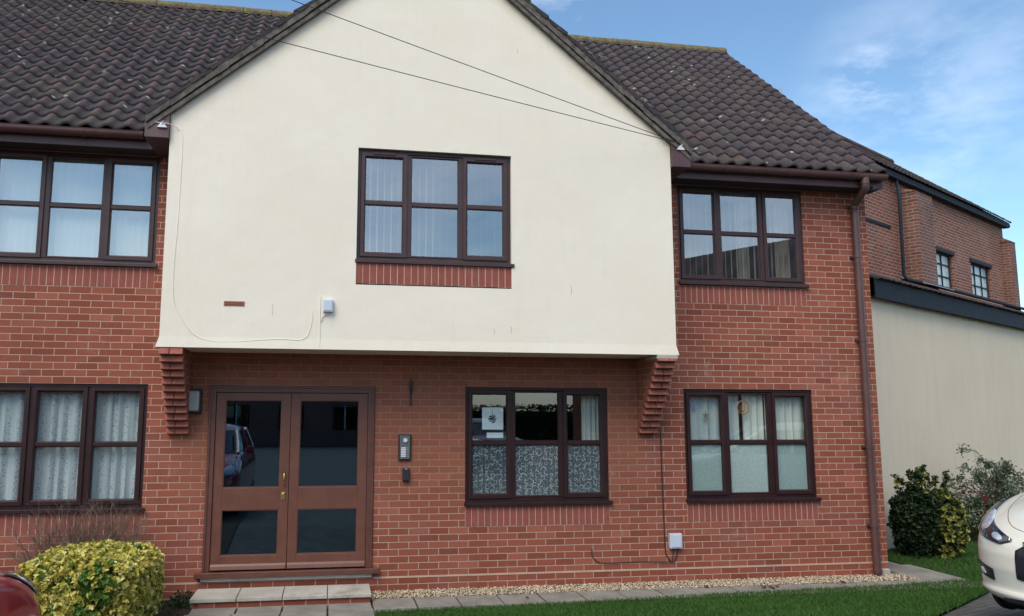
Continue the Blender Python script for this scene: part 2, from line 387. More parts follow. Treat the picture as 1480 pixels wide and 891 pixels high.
def m_fabric(name, col, alpha=1.0, pattern=None, trans=.15):
    t = NT(name); uv = t.uv(); o = t.obj()
    n = t.noise(o, 40, 3); c = t.mix(n, c4(tuple(x*.9 for x in col)), c4(col))
    sh = t.n('ShaderNodeMixShader', {0: trans, 1: t.n('ShaderNodeBsdfDiffuse', {'Color': c}).outputs[0], 2: t.n('ShaderNodeBsdfTranslucent', {'Color': c}).outputs[0]}).outputs[0]
    if pattern == 'lace':
        wv = t.n('ShaderNodeMapping', {'Vector': uv, 'Scale': (1, 1, 1)}).outputs[0]
        v = t.n('ShaderNodeTexVoronoi', {'Vector': wv, 'Scale': 36.0, 'Randomness': .8}, feature='DISTANCE_TO_EDGE').outputs['Distance']
        v2 = t.n('ShaderNodeTexVoronoi', {'Vector': wv, 'Scale': 55.0, 'Randomness': 1.0}).outputs['Distance']
        sx = t.n('ShaderNodeSeparateXYZ', {0: uv}).outputs[0]
        band = t.ramp(t.math('ABSOLUTE', t.math('SUBTRACT', t.math('FRACT', t.math('MULTIPLY', sx, 6.7)), .5)), [(.20, 1), (.32, .12)])
        hole = t.math('MULTIPLY', t.ramp(v, [(.03, 0), (.09, 1)]), t.ramp(v2, [(.25, 1), (.5, 0)]))
        hole = t.math('MULTIPLY', hole, band)
        a = t.math('SUBTRACT', alpha, t.math('MULTIPLY', hole, .5))
    else:
        a = alpha
    if pattern or alpha < 1:
        tr = t.n('ShaderNodeBsdfTransparent').outputs[0]
        sh = t.n('ShaderNodeMixShader', {0: a, 1: tr, 2: sh}).outputs[0]
    return t.done(sh)
M['lace'] = m_fabric('white lace net', (.82, .85, .88), .82, 'lace')
M['curtain'] = m_fabric('cream curtain', (.80, .79, .72))
M['curtain_tan'] = m_fabric('tan curtain', (.62, .50, .38))
M['curtain_grey'] = m_fabric('pale grey curtain', (.62, .66, .66))
M['blind'] = m_fabric('white blind slat', (.86, .86, .84))
M['blind_cream'] = m_fabric('cream blind slat', (.90, .90, .84), trans=.35)
M['paper'] = plain('white paper', (.80, .82, .84), .8, .03)
M['ink'] = plain('black ink', (.015, .015, .015), .7)

def m_film(name, swirl=True):
    t = NT(name); uv = t.uv()
    if swirl:
        acc = None
        for sc, r0, seed in ((13.0, .026, 0), (17.0, .019, 3.7), (30.0, .008, 8.1)):
            p = t.n('ShaderNodeVectorMath', {0: uv, 1: (seed, seed*.37, 0)}, operation='ADD').outputs[0]
            v = t.n('ShaderNodeTexVoronoi', {'Vector': p, 'Scale': sc, 'Randomness': .75}, voronoi_dimensions='2D')
            dv = t.n('ShaderNodeVectorMath', {0: p, 1: v.outputs['Position']}, operation='SUBTRACT').outputs[0]
            ln = t.n('ShaderNodeVectorMath', {0: dv}, operation='LENGTH').outputs['Value']
            s = t.n('ShaderNodeSeparateXYZ', {0: dv})
            rnd = t.n('ShaderNodeSeparateColor', {0: v.outputs['Color']}).outputs[0]
            ang = t.math('FRACT', t.math('ADD', t.math('DIVIDE', t.math('ARCTAN2', s.outputs[1], s.outputs[0]), 2*PI), rnd))
            wdt = t.math('MULTIPLY', t.math('SINE', t.math('MULTIPLY', t.math('MINIMUM', t.math('DIVIDE', ang, .62), 1.0), PI)), r0*.15)
            ring = t.math('LESS_THAN', t.math('ABSOLUTE', t.math('SUBTRACT', ln, r0)), wdt)
            acc = ring if acc is None else t.math('MAXIMUM', acc, ring)
        c = t.mix(acc, (.20, .24, .27, 1), (.78, .82, .84, 1)); a = t.math('MULTIPLY_ADD', acc, .35, .60)
    else:
        v = t.n('ShaderNodeTexVoronoi', {'Vector': uv, 'Scale': 22.0}, voronoi_dimensions='2D').outputs['Distance']
        f = t.ramp(v, [(.12, 1), (.2, 0)])
        c = t.mix(f, (.66, .76, .74, 1), (.88, .92, .90, 1)); a = .84
    d = t.n('ShaderNodeMixShader', {0: .5, 1: t.n('ShaderNodeBsdfDiffuse', {'Color': c}).outputs[0], 2: t.n('ShaderNodeBsdfTranslucent', {'Color': c}).outputs[0]}).outputs[0]
    tr = t.n('ShaderNodeBsdfTransparent').outputs[0]
    return t.done(t.n('ShaderNodeMixShader', {0: a, 1: tr, 2: d}))
M['film'] = m_film('swirl privacy film'); M['frost'] = m_film('frosted privacy film', False)

def m_leaf(name, cols, rough=.5, trans=.25):
    """cols: list of (stop, colour) picked by the per-leaf tint value"""
    t = NT(name)
    a = t.n('ShaderNodeAttribute', attribute_name='tint').outputs['Fac']
    c = t.ramp(a, cols)
    n = t.noise(t.obj(), 60, 2); c = t.mix(t.math('MULTIPLY', n, .35), c, (.02, .04, .01, 1))
    b = t.bsdf(c, rough, Specular_IOR_Level=.35).outputs[0]
    tl = t.n('ShaderNodeBsdfTranslucent', {'Color': c}).outputs[0]
    return t.done(t.n('ShaderNodeMixShader', {0: trans, 1: b, 2: tl}))
M['leaf_gold'] = m_leaf('golden variegated leaf', [(0, (.06, .15, .025)), (.28, (.13, .25, .045)), (.36, (.46, .42, .06)), (.75, (.74, .64, .13)), (1, (.84, .78, .34))])
M['leaf_shrub'] = m_leaf('dark green variegated leaf', [(0, (.012, .030, .014)), (.5, (.028, .058, .02)), (.70, (.06, .10, .03)), (.76, (.30, .29, .06)), (1, (.48, .44, .12))])
M['leaf_silver'] = m_leaf('silvery leaf', [(0, (.05, .075, .045)), (.6, (.14, .18, .12)), (1, (.34, .38, .30))])
M['petal'] = m_leaf('crimson petal', [(0, (.12, .008, .02)), (1, (.42, .02, .07))])
M['grass'] = m_leaf('lawn grass', [(0, (.030, .085, .014)), (.6, (.065, .168, .024)), (.92, (.12, .23, .04)), (1, (.22, .20, .07))], .6, .3)

def m_ground(kind):
    t = NT(kind); o = t.obj()
    a = t.noise(o, 3, 6, .65); b = t.noise(o, 40, 5, .7)
    if kind == 'lawn soil':
        c = t.mix(a, (.020, .045, .010, 1), (.035, .060, .016, 1)); c = t.mix(t.ramp(b, [(.5, 0), (.7, .6)]), c, (.05, .04, .025, 1))
        return t.done(t.bsdf(c, .95, b, .02, 1))
    if kind == 'bed soil':
        c = t.mix(a, (.045, .032, .022, 1), (.085, .065, .045, 1)); return t.done(t.bsdf(c, .95, b, .03, 1))
    if kind == 'paving slabs':
        c = t.mix(t.ramp(a, [(.3, 0), (.7, 1)]), (.155, .14, .12, 1), (.29, .27, .235, 1)); c = t.mix(t.ramp(b, [(.4, 0), (.8, .6)]), c, (.14, .13, .11, 1))
        m_ = t.ramp(t.noise(o, 1.7, 6, .7), [(.55, 0), (.75, .55)]); c = t.mix(m_, c, (.12, .125, .07, 1))
        return t.done(t.bsdf(c, .9, t.math('ADD', a, b), .006, .6))
    if kind == 'step slabs':
        c = t.mix(t.ramp(a, [(.3, 0), (.7, 1)]), (.33, .31, .27, 1), (.48, .455, .40, 1)); c = t.mix(t.ramp(b, [(.45, 0), (.8, .5)]), c, (.22, .20, .17, 1))
        m_ = t.ramp(t.noise(o, 2.2, 5, .7), [(.58, 0), (.74, .6)]); c = t.mix(m_, c, (.16, .13, .09, 1))
        return t.done(t.bsdf(c, .9, t.math('ADD', a, b), .006, .6))
    # block paving
    v = t.n('ShaderNodeMapping', {'Vector': o, 'Rotation': (0, 0, R(-32))}).outputs[0]
    B = t.n('ShaderNodeTexBrick', {'Vector': v, 'Color1': (.085, .08, .075, 1), 'Color2': (.15, .14, .125, 1), 'Mortar': (.035, .034, .03, 1), 'Scale': 1.0, 'Mortar Size': .006, 'Brick Width': .20, 'Row Height': .10})
    c = t.mix(t.ramp(a, [(.3, 0), (.8, .6)]), B.outputs['Color'], (.06, .058, .05, 1))
    return t.done(t.bsdf(c, .9, t.math('ADD', t.math('SUBTRACT', 1.0, B.outputs['Fac']), t.math('MULTIPLY', b, .4)), .006, .8))
for k in ('lawn soil', 'bed soil', 'paving slabs', 'step slabs', 'block paving'): M[k] = m_ground(k)
def m_gravel():
    t = NT('pea gravel'); a = t.n('ShaderNodeAttribute', attribute_name='tint').outputs['Fac']
    c = t.ramp(a, [(0, (.16, .11, .07)), (.4, (.38, .29, .18)), (.8, (.58, .48, .34)), (1, (.72, .67, .58))])
    return t.done(t.bsdf(c, .8))
M['gravel'] = m_gravel()

def m_paint(name, col, metal=0, rough=.28):
    t = NT(name); o = t.obj(); n = t.noise(o, 400, 2); d_ = t.noise(o, 3, 5, .6)
    c = t.mix(t.math('MULTIPLY', t.ramp(d_, [(.4, 0), (.8, 1)]), .12), c4(col), c4(tuple(x*.6+.03 for x in col)))
    return t.done(t.bsdf(c, rough, n, .0005, .1, Metallic=metal, Coat_Weight=1.0, Coat_Roughness=.03))
M['paint_white'] = m_paint('pearl white car paint', (.72, .69, .60))
M['paint_red'] = m_paint('deep red car paint', (.42, .010, .022), .0)
M['paint_grey'] = m_paint('dark grey car paint', (.03, .035, .045), .4)
M['car_glass'] = m_glass('car window glass', .05, .9, (.10, .12, .12))
M['lamp_glass'] = m_glass('clear headlight glass', .10, .9, (.95, .97, 1))
M['lamp_inner'] = plain('headlight reflector', (.66, .69, .74), .25, .3, 25, .1, metal=.15)
M['lamp_black'] = plain('headlight surround', (.015, .018, .025), .25)
M['chrome'] = plain('chrome trim', (.7, .72, .75), .12, .03, metal=1)
def m_prism():
    t = NT('prismatic lamp glass'); v = t.n('ShaderNodeTexChecker', {'Vector': t.obj(), 'Scale': 60.0}).outputs['Fac']
    return t.done(t.bsdf((.42, .45, .45, 1), .15, v, .003, .8, Coat_Weight=.6))
M['prism'] = m_prism()

# ------------------------------------------------------------------ ground
def gz(Y): return 0.0 if Y > -1 else min(.32, (-1-Y)/2.2*.32)
ys = [-300, -3.2, -2.6, -2.0, -1.5, -1.0, 400]
g = MB()
for a, b in zip(ys, ys[1:]):
    g.face([(-300, a, gz(a)-.03), (400, a, gz(a)-.03), (400, b, gz(b)-.03), (-300, b, gz(b)-.03)])
tag(g.build('ground', M['block paving']), kind='structure')

def pedge(X):            # front edge of the lawn where it meets the block paving
    return -2.97 + (X-4.98)*.86
def lawn_near(X, Y): return .48 < X < 7.9 and Y < gedge(X) and Y > max(pedge(X), -6)
def gedge(X):            # ragged edge of the grass against the slabs
    return np.interp(X, [.4, 1.58, 2.6, 3.9, 5.26, 6.5, 7.45, 7.6], [-.96, -.90, -.85, -.74, -.66, -.60, -.47, -.35])
# lawn sheets
lw = MB()
xs = np.linspace(.48, 7.9, 40)
for x0, x1 in zip(xs, xs[1:]):
    for k in range(8):
        def P(x, f):
            lo = max(pedge(x), -6); hi = float(gedge(x)); hi = max(hi, lo+.01); y = lo+(hi-lo)*f
            return (x, y, gz(y)-.004)
        lw.face([P(x0, k/8), P(x1, k/8), P(x1, (k+1)/8), P(x0, (k+1)/8)])
lw.face([(7.50, -.40, -.006), (30, -.40, -.006), (30, 14, -.006), (7.50, 14, -.006)])
tag(lw.build('lawn', M['lawn soil'], fix=False), kind='structure')
bs = MB(); bs.face([(-9, -6, .30), (-1.30, -6, .30), (-1.30, -3.2, .30), (-9, -3.2, .30)])
for a, b in ((-3.2, -1.0), (-1.0, 0.0)):
    bs.face([(-9, a, gz(a)-.012), (-1.30, a, gz(a)-.012), (-1.30, b, gz(b)-.012), (-9, b, gz(b)-.012)])
tag(bs.build('flower_bed', M['bed soil'], fix=False), kind='structure')

# path of individual slabs with real joints, one setting mesh
pa = MB()
def slab(x0, x1, y0, y1, z, th=.04):
    j = .009; dz = random.uniform(-.004, .004); t1 = random.uniform(-.003, .003)
    pa.hexa([(x0+j, y0+j, z-th), (x1-j, y0+j, z-th), (x1-j, y1-j, z-th), (x0+j, y1-j, z-th),
             (x0+j, y0+j, z+dz), (x1-j, y0+j, z+dz+t1), (x1-j, y1-j, z+dz+t1), (x0+j, y1-j, z+dz)])
x = .475
while x < 6.95:
    slab(x, x+.447, -.82-.02*random.random(), -.37, .012); x += .447
for k in range(4): # at the foot of the step, aligned with its treads
    for r_ in range(2): slab(-1.31+k*.445, -1.31+(k+1)*.445, -.985-.45*r_, -.535-.45*r_, .012+gz(-.985-.45*r_)*.7)
y = -.37
while y < 9:
    slab(6.95, 7.40+.12*(y < .2), y, y+.45, .010); y += .45
slab(6.95, 7.52, -.82, -.37, .010)
tag(pa.build('path', M['paving slabs'], bevel=.004), kind='structure')

# gravel strip: small stones
def stones(n, sx, sy):
    V = []; F = []; C = []
    X = rng.uniform(*sx, n); Y = rng.uniform(*sy, n); r = rng.uniform(.006, .014, n)
    base = np.array([(1,0,0),(-1,0,0),(0,1,0),(0,-1,0),(0,0,1),(0,0,-1)], float)
    fs = np.array([(0,2,4),(2,1,4),(1,3,4),(3,0,4),(2,0,5),(1,2,5),(3,1,5),(0,3,5)])
    for k in range(n):
        s = base*r[k]*rng.uniform(.6, 1.25, (6, 1)); a = rng.uniform(0, 2*PI); c, q = math.cos(a), math.sin(a)
        s = s@np.array([(c, -q, 0), (q, c, 0), (0, 0, .7)])
        F.append(fs+6*k); V.append(s+(X[k], Y[k], .002+rng.uniform(0, .014))); C += [rng.uniform()]*8
    return np.vstack(V), np.vstack(F), C
V, F, C_ = stones(11000, (.46, 6.95), (-.37, -.005))
tag(npmesh('gravel', V, F, M['gravel'], col=C_), kind='stuff')
V, F, C_ = stones(500, (6.75, 7.15), (-.45, -.1)); 

# grass blades
def blades(n, region, hmin, hmax, tuft=None):
    P = region(n); n = len(P)
    a = rng.uniform(0, 2*PI, n); h = rng.uniform(hmin, hmax, n); wd = rng.uniform(.0022, .0042, n)
    lean = rng.normal(0, .35, (n, 2))*h[:, None]
    dx, dy = np.cos(a)*wd, np.sin(a)*wd
    V = np.zeros((n, 4, 3))
    V[:, 0] = P-np.c_[dx, dy, 0*dx]; V[:, 1] = P+np.c_[dx, dy, 0*dx]
    V[:, 2] = P+np.c_[lean[:, 0]*.4+dx*.7, lean[:, 1]*.4+dy*.7, h*.6]
    V[:, 3] = P+np.c_[lean, h]
    F = np.array([(0, 1, 2), (0, 2, 3)])[None]+4*np.arange(n)[:, None, None]
    nse = .5+.5*np.sin(P[:, 0]*3.1+np.sin(P[:, 1]*4.3)*1.7)*np.sin(P[:, 1]*5.2+1.3)
    col = np.clip(rng.beta(2.2, 2.6, n)*.75+nse*.18+(rng.random(n) < .035)*.5, 0, 1)
    return V.reshape(-1, 3), F.reshape(-1, 3), np.repeat(col, 2)
def reg_a(n):
    X = rng.uniform(.48, 7.9, n); Y = rng.uniform(-3.6, -.3, n)
    e = gedge(X)+rng.normal(0, .018, n)
    lo = -2.97+(X-4.98)*.86+rng.normal(0, .02, n)
    k = (Y < e) & (Y > lo)
    X, Y = X[k], Y[k]; return np.c_[X, Y, np.where(Y > -1, 0, np.minimum(.32, (-1-Y)/2.2*.32))-.004]
def reg_b(n):
    X = rng.uniform(7.48, 13.2, n); Y = rng.uniform(-.4, 4.6, n)
    k = (Y < 3.25+(X-11)*.577) & ((Y > -.38+rng.normal(0, .02, n))) & (X > 7.50+rng.normal(0, .02, n))
    return np.c_[X[k], Y[k], 0*X[k]-.006]
V1, F1, c1 = blades(230000, reg_a, .018, .050)
V2, F2, c2 = blades(80000, reg_b, .02, .055)
tag(npmesh('grass', np.vstack([V1, V2]), np.vstack([F1, F2+len(V1)]), M['grass'], col=np.r_[c1, c2]), kind='stuff')

# ------------------------------------------------------------------ main building
XR, XL, YB = 6.81, -8.2, 7.7
ZE, SL = 4.99, .872              # tile edge height at Y=-.36, roof slope
YR = 3.66; ZR = ZE+SL*(YR+.36)
house = empty('apartment_building', (0, 0, 0), label='red brick two-storey building with a projecting cream rendered gable and brown tiled roof', cat='building')

def wall_grid(mb, xs0, xs1, z0, z1, holes, y, depth=.10):
    """vertical wall face at y with rectangular holes (x0,x1,z0,z1) and reveals going back by depth"""
    X = sorted({xs0, xs1, *[h[0] for h in holes], *[h[1] for h in holes]}); Z = sorted({z0, z1, *[h[2] for h in holes], *[h[3] for h in holes]})
    for a, b in zip(X, X[1:]):
        for c, e in zip(Z, Z[1:]):
            mx_, mz_ = (a+b)/2, (c+e)/2
            if any(h[0] < mx_ < h[1] and h[2] < mz_ < h[3] for h in holes): continue
            mb.face([(a, y, c), (b, y, c), (b, y, e), (a, y, e)])
    for x0, x1, c, e in holes:
        mb.face([(x0, y, c), (x0, y, e), (x0, y+depth, e), (x0, y+depth, c)])
        mb.face([(x1, y, c), (x1, y+depth, c), (x1, y+depth, e), (x1, y, e)])
        mb.face([(x0, y, e), (x1, y, e), (x1, y+depth, e), (x0, y+depth, e)])
        mb.face([(x0, y, c), (x0, y+depth, c), (x1, y+depth, c), (x1, y, c)])

WIN = dict(A=(-3.72, -1.947, .90, 2.25), B=(1.536, 3.247, .90, 2.25), C=(4.21, 5.907, .90, 2.25),
           D=(-3.72, -1.947, 3.525, 4.797), E=(4.21, 5.907, 3.525, 4.797))
DOOR = (-1.305, .50, .20, 2.243)
FAR = (-7.2, -5.45)
holes = list(WIN.values())+[DOOR, (FAR[0], FAR[1], .90, 2.25), (FAR[0], FAR[1], 3.525, 4.797), (-1.4, 3.5, 2.7, 4.9)]
wm = MB()
wall_grid(wm, XL, XR, -.1, 4.95, holes, 0.0)
o = wm.build('wall', M['brick'], house, fix=False)
sw = MB()   # flank and back walls with gable tops
gp = [(0.002, -.1), (YB, -.1), (YB, 4.9), (YR, ZR-.12), (0.002, 4.9)]
sw.prism(gp, 'x', XR-.10, XR-.001); sw.prism(gp, 'x', XL+.001, XL+.10)
sw.box(XL, XR, YB-.1, YB, -.1, 4.9)
sw.build('side_wall', M['brick'], house)
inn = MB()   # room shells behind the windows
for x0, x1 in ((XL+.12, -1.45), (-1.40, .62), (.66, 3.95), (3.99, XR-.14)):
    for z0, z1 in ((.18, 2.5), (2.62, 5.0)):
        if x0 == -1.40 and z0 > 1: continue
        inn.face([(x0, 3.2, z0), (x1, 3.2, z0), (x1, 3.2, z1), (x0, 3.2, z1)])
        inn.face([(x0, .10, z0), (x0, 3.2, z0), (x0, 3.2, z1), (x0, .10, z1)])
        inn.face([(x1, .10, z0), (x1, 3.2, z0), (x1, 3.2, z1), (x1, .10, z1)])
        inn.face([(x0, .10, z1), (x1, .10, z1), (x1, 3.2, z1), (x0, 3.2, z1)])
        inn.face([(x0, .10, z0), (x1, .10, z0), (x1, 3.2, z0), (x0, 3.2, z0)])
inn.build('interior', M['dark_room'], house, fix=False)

# soldier courses under the windows (bricks on end), 3 mm proud
def soldier(x0, x1, z0, z1, y, th=.02):
    m = MB(); n = max(1, round((x1-x0)/.0745))
    for k in range(n):
        a = x0+(x1-x0)*k/n; b = x0+(x1-x0)*(k+1)/n
        p = random.uniform(-.0015, .0015)
        m.box(a+.0045, b-.0045, y-.004+p, y+th, z0+.004, z1-.004)
    bb = MB(); bb.box(x0, x1, y-.0015, y+.01, z0, z1)
    s_ = m.build('soldier_course', M['soldier_brick'], house, bevel=.0015)
    bb.build('mortar_bed', M['mortar_joint'], s_)
def m_sb():
    t = NT('brick on end'); o = t.obj(); uv = t.uv()
    n = t.noise(o, 18, 5, .7); f = t.noise(o, 110, 4)
    c = t.mix(t.noise(t.n('ShaderNodeMapping', {'Vector': o, 'Scale': (9, 1, 1)}).outputs[0], 1.5, 2), (.22, .060, .046, 1), (.33, .105, .078, 1))
    c = t.mix(t.math('MULTIPLY', t.ramp(n, [(.45, 0), (.75, 1)]), .4), c, (.15, .05, .042, 1))
    return t.done(t.bsdf(c, .85, t.math('ADD', n, f), .003, .5, Specular_IOR_Level=.25))
M['soldier_brick'] = m_sb(); M['mortar_joint'] = plain('mortar', MOR, .95)
for w_ in ('A', 'B', 'C', 'D', 'E'): x0, x1, z0, z1 = WIN[w_]; soldier(x0, x1, z0-.225, z0-.002, 0.0)
soldier(FAR[0], FAR[1], .675, .898, 0); soldier(FAR[0], FAR[1], 3.3, 3.523, 0)

# damp-proof course: thick pale mortar line
dp = MB(); dp.box(XL, -1.32, -.003, .01, .140, .160); dp.box(.52, XR-.001, -.003, .01, .140, .160)
dp.build('mortar_line', M['mortar_joint'], house)

# ---- windows
def ring(m, x0, x1, z0, z1, w_, y0, y1):
    """mitred frame ring with a slight chamfer towards the opening"""
    o_ = [(x0, z0), (x1, z0), (x1, z1), (x0, z1)]; i_ = [(x0+w_, z0+w_), (x1-w_, z0+w_), (x1-w_, z1-w_), (x0+w_, z1-w_)]
    c_ = [(x0+w_*.72, z0+w_*.72), (x1-w_*.72, z0+w_*.72), (x1-w_*.72, z1-w_*.72), (x0+w_*.72, z1-w_*.72)]
    for k in range(4):
        j = (k+1) % 4
        A_ = [(o_[k][0], y0, o_[k][1]), (o_[j][0], y0, o_[j][1]), (c_[j][0], y0, c_[j][1]), (c_[k][0], y0, c_[k][1])]
        m.face(A_)
        m.face([A_[3], A_[2], (i_[j][0], y0+.016, i_[j][1]), (i_[k][0], y0+.016, i_[k][1])])
        m.face([(i_[k][0], y0+.016, i_[k][1]), (i_[j][0], y0+.016, i_[j][1]), (i_[j][0], y1, i_[j][1]), (i_[k][0], y1, i_[k][1])])
        m.face([(o_[k][0], y1, o_[k][1]), (o_[j][0], y1, o_[j][1]), (o_[j][0], y0, o_[j][1]), (o_[k][0], y0, o_[k][1])])

def window(box, y, lights, bar, mat, glass, parent=house, vents=(), name='window', fan=0.0):
    """lights: list of (fraction width, is_sash). Every light has one horizontal glazing bar."""
    x0, x1, z0, z1 = box
    zs = z0+.045
    fr = MB(); fw_ = .046
    ring(fr, x0, x1, zs, z1, fw_, y+.018, y+.085)
    tot = sum(a for a, _ in lights); X = [x0+fw_*.5]
    for a, _ in lights: X.append(X[-1]+(x1-x0-fw_)*a/tot)
    for mxx in X[1:-1]: fr.box(mxx-.026, mxx+.026, y+.020, y+.084, zs+fw_-.002, z1-fw_+.002)
    f = fr.build(name, mat, parent, fix=False)
    s = MB(); s.box(x0-.012, x1+.03, y-.045, y+.02, z0+.004, z0+.043); s.box(x0+.002, x1-.002, y+.02, y+.08, z0+.008, z0+.046)
    s.build('sill', mat, f, bevel=.004)
    for k, (a, sash) in enumerate(lights):
        lo = X[k]+(.024 if k else fw_*.5); hi = X[k+1]-(.024 if k < len(lights)-1 else fw_*.5)
        b0, t0 = zs+fw_, z1-fw_
        if sash:
            m = MB(); ring(m, lo-.008, hi+.008, b0-.008, t0+.008, .052, y+.004, y+.07)
            fs = m.build('sash', mat, f, fix=False)
            gx0, gx1, gz0, gz1 = lo+.044, hi-.044, b0+.044, t0-.044; yb = y+.016
            h = MB(); 
        else:
            m = MB(); ring(m, lo, hi, b0, t0, .018, y+.022, y+.07); fs = m.build('glazing_bead', mat, f, fix=False)
            gx0, gx1, gz0, gz1 = lo+.018, hi-.018, b0+.018, t0-.018; yb = y+.026
        m = MB(); c = .5*(b0+t0)+bar
        m.hexa([(gx0-.004, yb+.012, c-.030), (gx1+.004, yb+.012, c-.030), (gx1+.004, yb+.05, c-.030), (gx0-.004, yb+.05, c-.030),
                (gx0-.004, yb+.012, c+.030), (gx1+.004, yb+.012, c+.030), (gx1+.004, yb+.05, c+.030), (gx0-.004, yb+.05, c+.030)])
        m.hexa([(gx0-.004, yb+.002, c-.018), (gx1+.004, yb+.002, c-.018), (gx1+.004, yb+.0125, c-.028), (gx0-.004, yb+.0125, c-.028),
                (gx0-.004, yb+.002, c+.018), (gx1+.004, yb+.002, c+.018), (gx1+.004, yb+.0125, c+.028), (gx0-.004, yb+.0125, c+.028)])
        m.build('glazing_bar', mat, f)
        for q0, q1 in ((gz0, c-.030), (c+.030, gz1)):
            g_ = MB(); g_.box(gx0-.003, gx1+.003, yb+.022, yb+.028, q0-.003, q1+.003); g_.build('pane', glass, f)
        if k in vents:
            v = MB(); v.box((lo+hi)/2-.12, (lo+hi)/2+.12, y-.006, y+.01, t0-.012, t0+.010); v.build('trickle_vent', mat, f, bevel=.003)
    return f
LT = [(.55, 1), (.61, 0), (.55, 1)]
LT3 = [(.59, 1), (.59, 1), (.59, 1)]
LTL = [(.59, 1), (.63, 0), (.56, 1)]
window(WIN['A'], 0, LT3, .01, M['upvc'], M['glass'])
window(WIN['B'], 0, LT, .01, M['upvc'], M['glass'])
window(WIN['C'], 0, LT, .01, M['upvc'], M['glass'])
window(WIN['D'], 0, LTL, .02, M['upvc_up'], M['glass_up'])
window(WIN['E'], 0, LT, .02, M['upvc_up'], M['glass_up'])
window((FAR[0], FAR[1], .90, 2.25), 0, LT, .01, M['upvc'], M['glass'])
window((FAR[0], FAR[1], 3.525, 4.797), 0, LT, .01, M['upvc_up'], M['glass_up'])

# ---- projecting gable
GY = -.65; GX0, GX1, GZ0 = -1.73, 3.845, 2.605; AX, AZ, GS = 1.06, 7.41, .83
GW = (.238, 1.943, 3.54, 4.82)
def gtop(x): return AZ-GS*abs(x-AX)
gm = MB()
hx = [GX0, GW[0], AX, GW[1], GX1]; zb = GZ0+.11
for a, b in zip(hx, hx[1:]):
    if a >= GW[0] and b <= GW[1]:
        gm.face([(a, GY, zb), (b, GY, zb), (b, GY, GW[2]-.235), (a, GY, GW[2]-.235)])
        gm.face([(a, GY, GW[3]), (b, GY, GW[3]), (b, GY, gtop(b)), (a, GY, gtop(a))])
    else: gm.face([(a, GY, zb), (b, GY, zb), (b, GY, gtop(b)), (a, GY, gtop(a))])
    # bellcast drip at the foot
    fl = lambda x: x + (-.035 if x == GX0 else (.03 if x == GX1 else 0))
    gm.face([(fl(a), GY-.007, GZ0), (fl(b), GY-.007, GZ0), (b, GY, zb), (a, GY, zb)])
    gm.face([(fl(a), GY-.007, GZ0), (fl(a), 0.0, GZ0), (fl(b), 0.0, GZ0), (fl(b), GY-.007, GZ0)])
for x_, fx in ((GX0, -.035), (GX1, .03)):
    gm.face([(x_, GY, zb), (x_, GY, gtop(x_)), (x_, 0, gtop(x_)), (x_, 0, zb)])
    gm.face([(x_+fx, GY-.007, GZ0), (x_, GY, zb), (x_, 0, zb), (x_+fx, 0, GZ0)])
for (x0, x1, z0, z1) in [(GW[0], GW[1], GW[2]-.235, GW[3])]:
    gm.face([(x0, GY, z0), (x0, GY, z1), (x0, GY+.11, z1), (x0, GY+.11, z0)]); gm.face([(x1, GY, z0), (x1, GY, z1), (x1, GY+.11, z1), (x1, GY+.11, z0)])
    gm.face([(x0, GY, z1), (x1, GY, z1), (x1, GY+.11, z1), (x0, GY+.11, z1)])
gm.build('gable_wall', M['render'], house, fix=False)
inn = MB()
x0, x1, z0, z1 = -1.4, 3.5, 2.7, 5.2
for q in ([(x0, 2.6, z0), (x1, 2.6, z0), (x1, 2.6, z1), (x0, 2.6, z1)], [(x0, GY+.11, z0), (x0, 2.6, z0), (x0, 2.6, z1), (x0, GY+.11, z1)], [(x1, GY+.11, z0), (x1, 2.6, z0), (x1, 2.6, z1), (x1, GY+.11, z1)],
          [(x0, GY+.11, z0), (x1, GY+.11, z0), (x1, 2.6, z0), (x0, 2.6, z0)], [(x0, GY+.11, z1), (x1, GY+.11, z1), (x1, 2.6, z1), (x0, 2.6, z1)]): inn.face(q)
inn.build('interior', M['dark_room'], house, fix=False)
window(GW, GY+.03, LT, .02, M['upvc_up'], M['glass_up'], vents=(0, 2))
soldier(GW[0]-.002, GW[1]+.002, GW[2]-.222, GW[2]+.002, GY+.012)
for (x_, z_, h_) in ((2.62, 3.26, .10), (1.74, 2.80, .06), (1.93, 2.81, .08), (2.02, 6.05, .05), (-.62, 2.95, .12)):
    mk = MB(); mk.tube([(x_, GY-.0005, z_), (x_+.008, GY-.001, z_+h_*.5), (x_+.002, GY-.0005, z_+h_)], .0014, 4); mk.build('render_crack', M['mortar'], house)
# small air brick in the gable
ab = MB(); ax0, ax1, az0, az1 = -1.11, -.90, 3.04, 3.092
ab.box(ax0, ax1, GY-.004, GY+.02, az0, az1)
a_ = ab.build('air_brick', M['terracotta'], house)
hb = MB()
for r_ in range(2):
    for k in range(9): hb.box(ax0+.012+k*.0212, ax0+.012+k*.0212+.012, GY-.0065, GY-.003, az0+.008+r_*.020, az0+.008+r_*.020+.013)
hb.build('hole', M['black'], a_)

